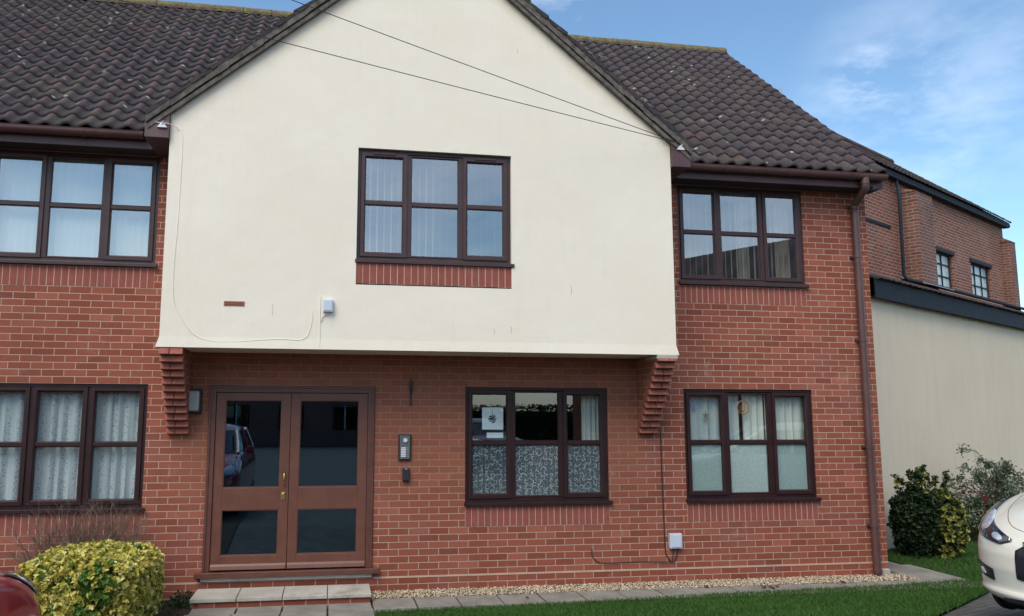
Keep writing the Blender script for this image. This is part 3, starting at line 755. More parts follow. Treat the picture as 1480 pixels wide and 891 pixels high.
# brick corbels
def corbel(x0, x1, sx):
    m = MB(); md = MB()
    for k in range(12):
        z1 = GZ0-.004-k*.074; y = -.655+k*.0535; w_ = (x1-x0)
        xo = sx*k*.0035
        md.box(x0+.006+xo, x1-.006+xo, y+.012, -.001, z1-.074, z1)
        xm = (x0+x1)/2+random.uniform(-.02, .02) if k % 2 == 0 else (x1 if random.random() < .4 else (x0+x1)/2+random.uniform(-.03, .03))
        for a, b in ((x0, xm-.004), (xm+.004, x1)):
            if b-a < .02: continue
            j = random.uniform(-.004, .004)
            m.hexa([(a+xo, y+j-.012, z1-.066), (b+xo, y+j-.012, z1-.066), (b+xo, y+.1, z1-.060), (a+xo, y+.1, z1-.060),
                    (a+xo, y+j+.008, z1-.004), (b+xo, y+j+.008, z1-.004), (b+xo, y+.1, z1-.002), (a+xo, y+.1, z1-.002)])
    c = m.build('corbel', M['corbel_brick'], house, bevel=.003)
    md.build('corbel_core', M['brick'], c)
corbel(-1.725, -1.495, 0); corbel(3.615, 3.845, 0)
cp = MB(); cp.box(3.61, 3.855, GY-.012, -.3, GZ0-.045, GZ0-.002); cp.build('mortar_pad', M['concrete'], house, bevel=.006)

# ---- roof tiles: real waves and stepped courses
PW = .205
def tiles(name, org, u, v, length, slope_len, parent, mat=None, gauge=.255, amp=.050, lip=.028, mirror=False):
    org, u, v = Vector(org), Vector(u).normalized(), Vector(v).normalized()
    n = u.cross(v); n = n if n.z > 0 else -n
    nw = max(1, round(length/PW)); pw = length/nw; ns = 13
    nx = nw*ns+1; nc = max(1, round(slope_len/gauge)); gg = slope_len/nc
    a = np.linspace(0, 1, ns, endpoint=False)      # S-shaped tile: slow rise to the roll, steep drop into the pan
    prof = np.where(a < .60, .5-.5*np.cos(PI*a/.60), .5+.5*np.cos(PI*(a-.60)/.40))
    prof = amp*prof**1.2
    U = np.arange(nx)*pw/ns
    H = np.array([prof[i % ns] for i in range(nx)])
    V = []; F = []; UV = []; base = 0
    O, Uv, Vv, Nv = (np.array(q) for q in (org, u, v, n))
    for c in range(nc):
        jit = np.repeat(rng.normal(0, .0025, nw+1), ns)[:nx]; jit2 = np.repeat(rng.normal(0, .004, nw+1), ns)[:nx]
        s0 = c*gg-.012+jit2; s1 = (c+1)*gg+.02
        rows = [(s0, H+jit-.003), (s0-.002, H+lip+jit), (s0+.5*gg, H+lip*.52+jit*.6), (s1+0*U, H+.001*0)]
        for k, (s_, h) in enumerate(rows):
            V.append(O+U[:, None]*Uv+(s_ if np.ndim(s_) else np.full(nx, s_))[:, None]*Vv+h[:, None]*Nv)
            UV.append(np.c_[U/pw-.08, np.full(nx, c+[.02, .05, .5, .98][k])])
        i = np.arange(nx-1)
        for k in range(3):
            p = base+k*nx; F.append(np.c_[p+i, p+i+1, p+nx+i+1, p+nx+i])
        base += 4*nx
        # closed ends
        R4 = V[-4:]
        for e in (0, nx-1):
            pts = [q[e] for q in R4]
            V.append(np.array([pts[0]-Nv*.02, pts[1], pts[2], pts[3]-Nv*.02])); UV.append(np.array([(e/ns, c+.5)]*4)); F.append(np.array([[base, base+1, base+2, base+3]])); base += 4
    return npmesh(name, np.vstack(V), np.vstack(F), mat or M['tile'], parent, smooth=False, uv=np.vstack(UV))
vdir = (0, 1, SL); SLEN = math.hypot(YR+.36, SL*(YR+.36))
OVR = 6.90
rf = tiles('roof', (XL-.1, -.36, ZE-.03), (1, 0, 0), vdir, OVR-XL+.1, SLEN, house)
rb = MB(); rb.face([(XL-.1, YR, ZR-.02), (OVR, YR, ZR-.02), (OVR, YB+.36, 4.9), (XL-.1, YB+.36, 4.9)])
rb.face([(XL, -.27, ZE-.06), (OVR-.02, -.27, ZE-.06), (OVR-.02, YR, ZR-.08), (XL, YR, ZR-.08)])
rb.build('roof_deck', M['tile'], rf, fix=False)
# ridge tiles
rg = MB()
x = XL-.1
while x < OVR-.02:
    x1 = min(x+.45, OVR+.01); rr = .105+random.uniform(-.004, .004); dz = random.uniform(-.006, .006)
    arc = [(YR+math.cos(t)*rr*1.15, ZR-.045+dz+math.sin(t)*rr) for t in np.linspace(-.35, PI+.35, 11)]
    arc2 = [(YR+math.cos(t)*(rr-.02)*1.15, ZR-.045+dz+math.sin(t)*(rr-.02)) for t in np.linspace(PI+.35, -.35, 11)]
    rg.prism(arc+arc2, 'x', x+.004, x1-.004); x = x1
rg.build('ridge', M['ridge'], house)
# side verge: mortar strip under the end tiles
ve = MB()
def strip(mb, p0, p1, q, th):      # bar from p0 to p1 lying under the line, q = sideways vector, th = drop
    p0, p1, q = Vector(p0), Vector(p1), Vector(q); dn = Vector((0, 0, -th))
    mb.hexa([p0+dn, p0+q+dn, p1+q+dn, p1+dn, p0, p0+q, p1+q, p1])
strip(ve, (OVR-.06, -.34, ZE-.03), (OVR-.06, YR, ZR-.03), (.05, 0, 0), .05)
ve.build('side_verge', M['mortar'], house)
# gable roof slopes
GT = 1.0
ov = .20
for sgn in (1, -1):
    foot = 4.085 if sgn > 0 else -1.965
    run = abs(foot-AX); zt = AZ+.17     # top surface apex
    zf = zt-GS*run
    vd = (-sgn, 0, GS)
    sl_ = math.hypot(run, GS*run)
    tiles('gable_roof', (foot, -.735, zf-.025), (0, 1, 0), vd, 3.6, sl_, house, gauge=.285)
    m = MB()
    dn = .105
    # bedding mortar and undercloak seen on the gable face
    nseg = 26
    for k in range(nseg):
        f0, f1 = k/nseg, (k+1)/nseg
        xa, xb = foot-sgn*run*f0, foot-sgn*run*f1; za, zb_ = zf+GS*run*f0, zf+GS*run*f1
        j = random.uniform(-.006, .006); j2 = random.uniform(-.010, .012)
        m.hexa([(xa, -.722+j, za-.028-dn+j2), (xb, -.722+j, zb_-.028-dn+j2), (xb, -.60, zb_-.028-dn), (xa, -.60, za-.028-dn),
                (xa, -.728+j, za-.022), (xb, -.728+j, zb_-.022), (xb, -.60, zb_-.022), (xa, -.60, za-.022)])
    m.build('verge', M['verge'], house)
    m = MB()
    m.hexa([(foot-sgn*.02, -.71, zf-.190), (AX, -.71, zt-.190-.00), (AX, -.64, zt-.190), (foot-sgn*.02, -.64, zf-.190),
            (foot-sgn*.02, -.71, zf-.138), (AX, -.71, zt-.138), (AX, -.64, zt-.138), (foot-sgn*.02, -.64, zf-.138)])
    m.build('undercloak', M['verge'], house)
rg = MB(); y = -.74; zt = AZ+.17
while y < 2.6:
    arc = [(AX+math.cos(t)*.12, zt-.04+math.sin(t)*.105) for t in np.linspace(-.35, PI+.35, 11)]; arc2 = [(AX+math.cos(t)*.10, zt-.04+math.sin(t)*.085) for t in np.linspace(PI+.35, -.35, 11)]
    rg.prism(arc+arc2, 'y', y+.004, y+.446); y += .45
rg.build('gable_ridge', M['ridge'], house)
# boxed eaves ends at the gable feet
for x0, x1, sgn in ((-1.975, -1.732, -1), (3.847, 4.075, 1)):
    m = MB(); m.box(x0, x1, -.70, -.02, 4.79, 4.985)
    if sgn < 0: m.prism([(x0, 4.987), (x1, 4.987), (x1, 5.15)], 'y', -.695, -.1)
    else: m.prism([(x0, 4.987), (x1, 4.987), (x0, 5.15)], 'y', -.695, -.1)
    m.build('boxed_eaves', M['fascia'], house, bevel=.004)
# fascia, soffit, gutters
for a_, b_ in ((XL-.1, -1.98), (4.08, XR+.06)):
    fa = MB(); fa.box(a_, b_, -.285, -.265, 4.79, 4.98); fa.build('fascia', M['fascia'], house, bevel=.003)
    sf = MB(); sf.box(a_, b_, -.264, -.002, 4.800, 4.812); sf.build('soffit', M['soffit'], house)
def gutter(x0, x1):
    m = MB(); cy, cz, r = -.350, 4.935, .058
    outer = [(cy+r*math.cos(t), cz+r*math.sin(t)*1.05) for t in np.linspace(PI, 2*PI, 13)]; inner = [(cy+(r-.006)*math.cos(t), cz+(r-.006)*math.sin(t)) for t in np.linspace(2*PI, PI, 13)]
    outer = [(cy-r-.004, cz+.014)]+outer+[(cy+r, cz+.014)]; inner = [(cy+r-.006, cz+.014)]+inner+[(cy-r+.008, cz+.014)]
    m.prism(outer+inner, 'x', x0, x1)
    g_ = m.build('gutter', M['gutter'], house)
    x = x0+.5
    while x < x1-.1:
        ri = [(cy+(r+.007)*math.cos(t), cz+(r+.007)*math.sin(t)*1.05) for t in np.linspace(PI, 2*PI, 13)]
        ro = [(cy+(r+.001)*math.cos(t), cz+(r+.001)*math.sin(t)*1.05) for t in np.linspace(2*PI, PI, 13)]
        c = MB(); c.prism(ri+ro, 'x', x, x+.045); x += .85; c.build('gutter_bracket', M['gutter'], g_)
    e = MB()
    for xe in (x0-.004, x1): e.prism([(cy+(r+.003)*math.cos(t), cz+(r+.003)*math.sin(t)*1.05) for t in np.linspace(PI, 2*PI, 13)]+[(cy+r, cz+.016), (cy-r, cz+.016)], 'x', xe, xe+.004)
    e.build('gutter_end', M['gutter'], g_)
gutter(XL-.1, -2.06); gutter(4.17, 6.86)
# downpipe: outlet, offset, long pipe, shoe
DX = 6.605
dpm = MB()
dpm.tube([(6.57, -.35, 4.895), (6.57, -.35, 4.80), (6.575, -.34, 4.765), (6.60, -.12, 4.64), (DX, -.075, 4.605), (DX, -.072, 4.50), (DX, -.072, .06), (DX, -.075, .0)], .046, 14)
ps = MB(); ps.box(6.70, 6.80, -.05, -.003, -.02, .075); ps.build('pad_stone', M['concrete'], house, bevel=.006)
dn_ = dpm.build('downpipe', M['gutter'], house, smooth=True)
for z in (4.60, 3.95, 2.88, 1.55, .60): cl = MB(); cl.tube([(DX, -.072, z-.02), (DX, -.072, z+.02)], .052, 14); cl.box(DX-.062, DX+.062, -.03, -.001, z-.016, z+.016); cl.build('pipe_bracket', M['gutter'], dn_)
cl = MB()
cl.tube([(6.57, -.35, 4.90), (6.57, -.35, 4.82)], .053, 14)
cl.build('gutter_outlet', M['gutter'], dn_)
vt = MB(); vt.tube([(6.735, -.29, 4.815), (6.735, -.29, 4.775)], .035, 16); vt.build('vent_cap', M['black'], house)

# ---- entrance doors
dx0, dx1, dz0, dz1 = DOOR
df = MB()
df.box(dx0+.004, dx0+.075, -.012, .08, .262, dz1-.004); df.box(dx1-.075, dx1-.004, -.012, .08, .262, dz1-.004); df.box(dx0+.075, dx1-.075, -.012, .08, dz1-.075, dz1-.004)
df.box(dx0+.004, dx0+.028, -.022, -.012, .262, dz1-.004); df.box(dx1-.028, dx1-.004, -.022, -.012, .262, dz1-.004); df.box(dx0+.028, dx1-.028, -.022, -.012, dz1-.028, dz1-.004)
D_ = df.build('door_frame', M['timber_dark'], house, bevel=.003)
th = MB(); th.box(dx0-.07, dx1+.075, -.07, .08, .205, .260); th.build('threshold', M['timber_dark'], D_, bevel=.005)
lx = [(dx0+.078, -.4285), (-.4235, dx1-.078)]
for k, (a, b) in enumerate(lx):
    m = MB(); st = .098
    panes = [(1.135, 2.085), (.42, .900)]
    m.box(a, a+st, .005, .050, .268, dz1-.079); m.box(b-st, b, .005, .050, .268, dz1-.079)
    m.box(a+st, b-st, .005, .050, 2.085, dz1-.079); m.box(a+st, b-st, .005, .050, .900, 1.135); m.box(a+st, b-st, .005, .050, .268, .42)
    m.hexa([(a+.004, -.022, .278), (b-.004, -.022, .278), (b-.004, .005, .272), (a+.004, .005, .272), (a+.004, -.012, .315), (b-.004, -.012, .315), (b-.004, .004, .338), (a+.004, .004, .338)])
    L_ = m.build('door', M['timber'], house, bevel=.003)
    for z0, z1 in panes:
        q = MB(); ring(q, a+st-.001, b-st+.001, z0-.001, z1+.001, .012, .010, .03); q.build('glazing_bead', M['timber'], L_, fix=False)
        q = MB(); q.box(a+st, b-st, .026, .032, z0, z1); q.build('pane', M['glass_door'], L_)
    if k == 0:
        q = MB(); hx_ = b-.048
        q.tube([(hx_, .0, 1.30), (hx_, -.028, 1.295), (hx_, -.034, 1.27), (hx_, -.034, 1.20), (hx_, -.028, 1.175), (hx_, .0, 1.17)], [.007, .007, .008, .008, .007, .007], 8)
        q.build('door_handle', M['brass'], L_, smooth=True)
        q = MB(); q.box(hx_-.028, hx_+.016, -.004, .006, 1.005, 1.085); q.disc((hx_-.006, 1.058), .014, 'y', 14, .008, -.011); q.build('lock', M['brass'], L_, bevel=.003)
    q = MB(); q.box(b-.012 if k == 0 else a, b+.0 if k == 0 else a+.012, -.0, .004, .27, dz1-.08)
# interior hall: far inner door and a mat
# ---- steps
st_ = empty('entrance_step', (-.42, -.25, 0), label='low concrete slab step on a brick riser in front of the timber entrance doors', cat='step')
def rel(mb, name, mat, par, org, **k):
    mb.v = [(x-org[0], y-org[1], z-org[2]) for x, y, z in mb.v]; return mb.build(name, mat, par, **k)
SO = (-.42, -.25, 0)
for k in range(4):
    m = MB(); a = -1.335+k*.452; b = a+.452
    m.hexa([(a+.004, -.535, .062), (b-.004, -.535, .062), (b-.004, -.04, .062), (a+.004, -.04, .062), (a+.004+(.0), -.535, .098+random.uniform(-.003, .003)), (b-.004, -.535, .098), (b-.004, -.04, .098), (a+.004, -.04, .098)])
    rel(m, 'slab', M['step slabs'], st_, SO, bevel=.004)
m = MB(); m.box(-1.32, .46, -.515, -.03, -.05, .061); rel(m, 'riser', M['brick'], st_, SO)
m = MB(); m.box(dx0-.01, dx1+.0, -.032, -.001, .163, .203); m.build('concrete_strip', M['concrete'], house, bevel=.004)

# ------------------------------------------------------------------ curtains and blinds inside the windows
def drape(name, x0, x1, z0, z1, y, mat, folds, amp, label, cat, group=None, gather=0, seed=0):
    r_ = random.Random(seed); nx = max(8, int((x1-x0)*90)); nzz = 10
    ph = [r_.uniform(0, 6.28) for _ in range(4)]
    V = []; UV = []
    for j in range(nzz+1):
        tz = j/nzz
        for i in range(nx+1):
            s = i/nx; X = x0+(x1-x0)*s
            X += gather*(1-tz)**2*(s-.5)*-.3
            w_ = math.sin(s*folds*2*PI+ph[0]+.4*math.sin(tz*2+ph[2]))+.5*math.sin(s*folds*1.37*2*PI+ph[1]+tz*.5)
            V.append((X+.006*math.sin(s*folds*4*PI+ph[3]), y+amp*w_*(1-.35*tz), z0+(z1-z0)*tz)); UV.append((s*(x1-x0)*1.25, (z1-z0)*tz))
    F = [(j*(nx+1)+i, j*(nx+1)+i+1, (j+1)*(nx+1)+i+1, (j+1)*(nx+1)+i) for j in range(nzz) for i in range(nx)]
    o = npmesh(name, V, F, mat, smooth=True, uv=UV)
    md = o.modifiers.new('cloth', 'SOLIDIFY'); md.thickness = .001
    o.modifiers.remove(md)
    return tag(o, label, cat, group)
drape('net_curtain', -3.68, -1.98, .96, 2.23, .13, M['lace'], 15, .020, 'white patterned lace net hanging in the ground floor window left of the doors', 'curtain', seed=3)
def blind(x0, x1, z0, z1, y, mat, pitch, wid, ang, label, jitter=0):
    b = empty('vertical_blind', ((x0+x1)/2, y, z1), label=label, cat='blind')
    ox, oy, oz = (x0+x1)/2, y, z1
    m = MB(); m.box(x0-ox, x1-ox, -.02, .02, -.03, 0); m.build('head_rail', M['white_plastic'], b)
    x = x0+pitch*.5; k = 0
    while x < x1:
        a = ang+random.uniform(-jitter, jitter); c, s = math.cos(a)*wid/2, math.sin(a)*wid/2
        m = MB(); X = x-ox; n = 5
        pts = [(X+c*t+.006*s/wid*0, s*t+.005*(1-t*t)) for t in np.linspace(-1, 1, n)]
        for p, q in zip(pts, pts[1:]): m.face([(p[0], p[1], z0-oz), (q[0], q[1], z0-oz), (q[0], q[1], -.03), (p[0], p[1], -.03)])
        m.build('slat', mat, b, smooth=True, fix=False); x += pitch; k += 1
    return b
blind(-3.68, -1.98, 3.56, 4.76, .145, M['blind_cream'], .080, .089, .22, 'closed cream vertical blind in the upper left window above the lace netted one', .05)
blind(.27, 1.91, 3.57, 4.80, GY+.20, M['blind'], .078, .089, 1.36, 'open vertical blind of thin white slats in the cream gable window', .05)
blind(4.24, 5.88, 3.56, 4.76, .17, M['blind'], .080, .089, 1.24, 'open vertical blind of white slats in the upper right window under the gutter', .06)
drape('curtain', 5.70, 5.89, 3.5, 4.76, .30, M['curtain_tan'], 3, .02, 'tan curtain drawn back at the right side of the upper right window', 'curtain', seed=8)
drape('curtain', 5.19, 5.33, 3.5, 4.76, .34, M['curtain_tan'], 2, .02, 'narrow tan curtain behind the middle light of the upper right window', 'curtain', seed=12)
drape('curtain', 2.99, 3.24, .8, 2.24, .20, M['curtain'], 4, .022, 'cream curtain drawn to the right side of the window beside the intercom', 'curtain', seed=4)
drape('curtain', 4.24, 4.98, .85, 2.24, .13, M['curtain_grey'], 5, .018, 'pale blue grey curtain behind the left half of the lower right window', 'curtain', seed=5)
drape('curtain', 5.02, 5.30, .85, 2.24, .13, M['curtain'], 3, .022, 'white curtain with soft folds in the middle light of the lower right window', 'curtain', seed=6)
drape('curtain', 5.34, 5.88, .85, 2.24, .13, M['curtain'], 5, .022, 'cream striped curtain behind the right light of the lower right window', 'curtain', seed=9)

# films on the lower panes are parts of the glazing
def film(x0, x1, z0, z1, mat):
    m = MB(); m.box(x0, x1, .052, .0525, z0, z1); return m.build('privacy_film', mat, house)
for a, b in ((1.60, 2.06), (2.13, 2.66), (2.73, 3.19)): film(a, b, 1.0, 1.60, M['film'])
for a, b in ((4.27, 4.72), (4.79, 5.29), (5.36, 5.85)): film(a, b, 1.0, 1.60, M['frost'])

# notice, chair back and cardboard behind the window by the intercom
n_ = MB(); n_.box(1.745, 1.995, .060, .062, 1.76, 2.015)
nt_ = tag(n_.build('notice', M['paper']), 'white notice with a round black emblem stuck inside the window by the intercom', 'notice')
em = MB()
for k in range(26):
    a = k*2.399; r_ = .0075*math.sqrt(k)*1.25; em.disc((1.868+r_*math.cos(a), 1.885+r_*math.sin(a)), random.uniform(.006, .011), 'y', 7, .001, .058)
em.box(1.866, 1.869, .058, .0595, 1.93, 1.99); em.box(1.860, 1.875, .058, .0595, 1.987, 1.990)
em.build('emblem', M['ink'], nt_)
n_ = MB(); n_.box(1.80, 1.995, .060, .062, 1.665, 1.725); tag(n_.build('paper_strip', M['paper']), 'narrow white paper strip on the glass just below the round emblem notice', 'notice')
ch = empty('office_chair', (1.70, .55, .2), label='dark high-backed office chair standing inside the window beside the white notice', cat='chair')
m = MB(); N_ = 20; ring_ = []
pr_ = [(math.copysign(abs(math.cos(2*PI*k/N_))**.7, math.cos(2*PI*k/N_))*.15, math.copysign(abs(math.sin(2*PI*k/N_))**.7, math.sin(2*PI*k/N_))*.30+1.32) for k in range(N_)]
m.prism(pr_, 'y', -.05, .03); m.build('backrest', M['black'], ch, bevel=.02)
m = MB(); m.box(-.22, .22, .03, .48, .42, .50); m.build('seat', M['black'], ch, bevel=.02)
m = MB(); m.tube([(0, .25, .05), (0, .25, .42)], .03); m.tube([(0, .05, .45), (0, .02, .6), (0, 0, 1.1)], .02); m.build('post', M['black'], ch)
m = MB()
for k in range(5): m.tube([(0, .25, .08), (.28*math.cos(k*1.257), .25+.28*math.sin(k*1.257), .03)], .016)
m.build('base', M['black'], ch)
n_ = MB(); n_.box(1.60, 1.68, .60, 1.0, .2, 2.1); tag(n_.build('wooden_post', plain('pale pine', (.40, .27, .15), .6)), 'pale pine shelving upright standing behind the chair inside the left light by the intercom', 'shelf')

# sun catchers
def star(name, c, r, n, mat, label, cat, y=.062, inner=.35):
    m = MB(); pts = []
    for k in range(2*n):
        rr = r if k % 2 == 0 else r*inner; a = PI/2+k*PI/n; pts.append((c[0]+rr*math.cos(a), c[1]+rr*math.sin(a)))
    m.prism(pts, 'y', y, y+.003); return tag(m.build(name, mat), label, cat)
star('dried_flower', (4.52, 1.93), .060, 5, plain('bronze', (.22, .15, .10), .5), 'small brown five-pointed ornament stuck in the left light of the lower right window', 'ornament', inner=.28)
star('window_sticker', (4.37, 2.06), .045, 4, plain('blue film', (.14, .20, .45), .4), 'small blue petal sticker in the top left corner of the lower right window', 'sticker', inner=.5)
m = MB(); rr = .075
m.tube([(5.02+rr*math.cos(t), .07, 2.03+rr*1.1*math.sin(t)) for t in np.linspace(0, 2*PI, 22)], .008, 6, cap=False)
wr = tag(m.build('wreath', plain('copper wire', (.45, .18, .08), .5)), 'round copper ring ornament hanging in the middle light of the lower right window', 'ornament')
m = MB()
for k in range(7): a = k*.9; m.tube([(5.02, .07, 1.965), (5.02+.05*math.cos(a), .07, 2.03+.055*math.sin(a))], .004, 5)
m.build('tree_motif', plain('copper leaf', (.50, .26, .12), .5), wr)

# ------------------------------------------------------------------ wall fittings
b = empty('intercom_panel', (.842, 0, 1.565), label='steel door entry panel with a round camera and rows of call buttons', cat='intercom')
m = MB(); m.box(-.072, .072, -.030, -.001, -.143, .143); m.build('hood', M['black'], b, bevel=.006)
m = MB(); m.box(-.056, .056, -.037, -.030, -.130, .130); m.build('face_plate', plain('grey steel plate', (.16, .165, .17), .4, metal=.5), b, bevel=.002)
m = MB(); m.disc((0.004, .080), .024, 'y', 18, .008, -.045); m.build('camera_lens', M['white_plastic'], b)
m = MB(); m.disc((0.012, .058), .016, 'y', 14, .004, -.042); m.build('speaker_grille', M['black'], b)
for r_ in range(6):
    m = MB(); m.box(-.042, .012, -.041, -.037, -.006-r_*.0185-.0065, -.006-r_*.0185+.0065); m.build('name_plate', M['white_plastic'], b)
    m = MB(); m.box(.022, .046, -.041, -.037, -.006-r_*.0185-.005, -.006-r_*.0185+.005); m.build('call_button', M['steel'], b)
b = empty('key_safe', (.858, 0, 1.267), label='small black key safe on the brick wall directly below the intercom', cat='key safe')
m = MB(); m.box(-.040, .040, -.045, -.001, -.075, .070); m.build('cover', M['black'], b, bevel=.010)
m = MB(); m.box(-.014, .014, -.052, -.045, .052, .066); m.build('latch', M['steel'], b)
b = empty('wall_bracket', (.905, 0, 2.18), label='thin black metal bracket fixed upright on the brickwork above the intercom', cat='bracket')
m = MB(); m.box(-.010, .010, -.014, -.001, -.155, .155); m.box(-.016, .020, -.020, -.012, .02, .12); m.build('plate', M['black'], b, bevel=.002)
m = MB(); m.tube([(0, -.012, .10), (.004, -.06, .085), (.004, -.062, .06), (0, -.014, -.02)], .006); m.build('hook', M['black'], b)
b = empty('wall_light', (-1.455, 0, 2.07), label='black-framed bulkhead light with ribbed glass between the left corbel and the doors', cat='light')
m = MB(); m.box(-.078, .078, -.055, -.001, -.135, .135); m.build('back_box', M['black'], b, bevel=.012)
m = MB(); m.box(-.058, .058, -.105, -.055, -.110, .110); m.build('glass_lens', M['prism'], b, bevel=.02)
m = MB(); ring(m, -.070, .070, -.122, .122, .014, -.088, -.05); m.build('bezel', M['black'], b, fix=False)
b = empty('junction_box', (4.037, 0, .47), label='pale grey junction box on the brick wall between the two right ground floor windows', cat='junction box', group='pale grey junction boxes')
m = MB(); m.box(-.075, .075, -.055, -.001, -.085, .085); m.build('lid', M['grey_plastic'], b, bevel=.006)
m = MB(); m.box(-.060, .060, -.062, -.055, -.070, .070); m.build('raised_panel', M['grey_plastic'], b, bevel=.003)
b = empty('junction_box', (-.045, GY, 3.063), label='pale grey junction box on the cream gable, left of the window', cat='junction box', group='pale grey junction boxes')
m = MB(); m.box(-.052, .052, -.050, -.001, -.066, .066); m.build('lid', M['grey_plastic'], b, bevel=.006)
m = MB(); m.box(-.040, .040, -.056, -.050, -.052, .052); m.build('raised_panel', M['grey_plastic'], b, bevel=.003)

def spline(pts, n=8):
    P = [Vector(p) for p in pts]; out_ = []
    for i in range(len(P)-1):
        p0, p1, p2, p3 = P[max(i-1, 0)], P[i], P[i+1], P[min(i+2, len(P)-1)]
        for k in range(n):
            t = k/n; out_.append(.5*((2*p1)+(p2-p0)*t+(2*p0-5*p1+4*p2-p3)*t*t+(3*p1-p0-3*p2+p3)*t**3))
    out_.append(P[-1]); return out_
def cable(name, pts, r, mat, label, n=8, cat='cable'):
    m = MB(); m.tube(spline(pts, n), r, 6); return tag(m.build(name, mat, smooth=True), label, cat)
cable('cable', [(3.90, -.01, 1.73), (3.902, -.01, 1.12), (3.915, -.01, .42), (3.93, -.01, .31), (3.985, -.012, .235), (4.04, -.015, .27), (4.06, -.02, .385)], .0065, M['cable_black'],
      'dark cable running down from the right corbel and looping up to the junction box')
cable('cable', [(3.02, -.008, .40), (3.022, -.008, .33), (3.06, -.008, .275), (3.16, -.008, .238), (3.60, -.008, .240), (3.95, -.010, .232), (4.0, -.014, .27), (4.012, -.018, .385)], .0045, M['cable_black'],
      'thin dark cable sagging low along the brick wall to the junction box')
gy = GY-.002
cable('cable', [(-1.90, -.705, 4.95), (-1.80, -.712, 4.945), (-1.72, -.712, 4.935), (-1.64, gy, 4.90), (-1.60, gy, 4.78), (-1.602, gy, 4.06), (-1.622, gy, 3.35), (-1.60, gy, 3.07), (-1.52, gy, 2.90), (-1.41, gy, 2.755), (-1.27, gy, 2.685), (-1.05, gy, 2.668), (-.56, gy, 2.705), (-.33, gy, 2.70), (-.245, gy, 2.76), (-.21, gy, 2.90), (-.205, gy, 3.02)], .0034, M['cable_cream'],
      'cream painted cable curving down the left edge of the gable and along its foot')
cable('conduit', [(-.127, gy, 3.17), (-.127, gy, 2.95), (-.122, gy, 2.62)], .005, M['cable_cream'], 'straight cream conduit dropping beside the gable junction box', cat='conduit')
cable('cable', [(-.048, GY-.02, 2.995), (-.055, GY-.014, 2.975), (-.10, GY-.012, 2.955), (-.115, GY-.012, 2.90)], .005, M['cable_cream'], 'short cream lead from beneath the gable junction box')

# overhead telephone wires to a pole out on the left
HK = (3.93, -.735, 5.06)
pole = empty('telegraph_pole', (-8.3, -3.0, 0), label='timber telegraph pole carrying the overhead wires, left of the building', cat='pole')
zt_ = 8.45
m = MB(); m.tube([(0, 0, -.1), (0, 0, 4), (0, 0, zt_)], [.15, .13, .10], 14)
m.build('shaft', M['bark'], pole, smooth=True)
m = MB()
for z in (7.93, 6.506): m.box(-.02, .16, -.03, .03, z-.04, z+.04)
m.build('bracket', M['steel'], pole)
P1, P2 = (-9.098+.8, -3.0, 7.93), (-8.82+.52, -3.0, 6.506)
def on_ray(p, x):      # slide a point along the sight line so both wires reach the same pole
    c = Vector((0, -9.1047, 1.9318)); d_ = Vector(p)-c; return c+d_*((x-c.x)/d_.x)
Q1 = on_ray((-9.098, -3, 7.93), -8.15); Q2 = on_ray((-8.82, -3, 6.506), -8.15)
pole.location = (-8.30, (Q1.y+Q2.y)/2, 0)
for q, lab in ((Q1, 'higher overhead wire crossing the sky and the gable to the right eaves'), (Q2, 'lower overhead wire crossing the cream gable to the right eaves')):
    a, b_ = Vector(HK), Vector(q); m = MB()
    m.tube([a.lerp(b_, t)-Vector((0, 0, .10*t*(1-t))) for t in np.linspace(0, 1, 24)], .0042, 5); tag(m.build('overhead_wire', M['cable_black']), lab, 'wire')
# wire anchors: small pale clamps on the boxed eaves
for x_, lab in ((-1.80, 'small white cable clamp on the boxed eaves at the left foot of the gable'), (3.95, 'small white cable clamp on the boxed eaves at the right foot of the gable')):
    m = MB(); z_ = 4.925 if x_ < 0 else 5.02
    m.prism([(x_-.05, z_-.03), (x_+.05, z_-.03), (x_+.015, z_+.02), (x_-.012, z_+.02)], 'y', -.722, -.701); m.tube([(x_, -.72, z_), (x_+.01, -.735, z_+.03)], .007, 6)
    tag(m.build('cable_clamp', M['white_plastic']), lab, 'clamp')

# ------------------------------------------------------------------ rendered outbuilding and old brick building on the right
PO, ANG = (11.0, 3.4, 0), R(30)
ob = empty('rendered_outbuilding', PO, ANG, label='long low off-white rendered outbuilding with dark blue fascia and lean-to tiled roof on the right', cat='building')
m = MB(); m.box(-3.4, 10, 0, .22, -.1, 3.74); m.box(9.8, 10, .221, 2.0, -.1, 3.74); m.box(-3.4, -3.2, .221, 1.99, -.1, 3.74); m.build('wall', M['render2'], ob)
m = MB(); m.box(-3.43, 10.1, -.115, -.090, 3.70, 3.985); m.build('fascia', M['navy'], ob, bevel=.004)
m = MB(); m.box(-3.43, 10.1, -.090, 0, 3.72, 3.735); m.build('soffit', M['navy'], ob)
m = MB(); m.face([(-3.43, -.13, 4.0), (10.1, -.13, 4.0), (10.1, 2.0, 4.90), (-3.43, 2.0, 4.90)]); m.face([(-3.43, -.13, 3.985), (10.1, -.13, 3.985), (10.1, 2.0, 4.80), (-3.43, 2.0, 4.80)])
m.face([(-3.43, -.13, 3.985), (10.1, -.13, 3.985), (10.1, -.13, 4.0), (-3.43, -.13, 4.0)])
rr_ = m.build('roof_deck', M['tile_red'], ob, fix=False)
tiles('roof', (-3.43, -.16, 4.0), (1, 0, 0), (0, 2.13, .90), 13.53, math.hypot(2.13, .90), ob, M['tile_red'], gauge=.25, amp=.010, lip=.014)

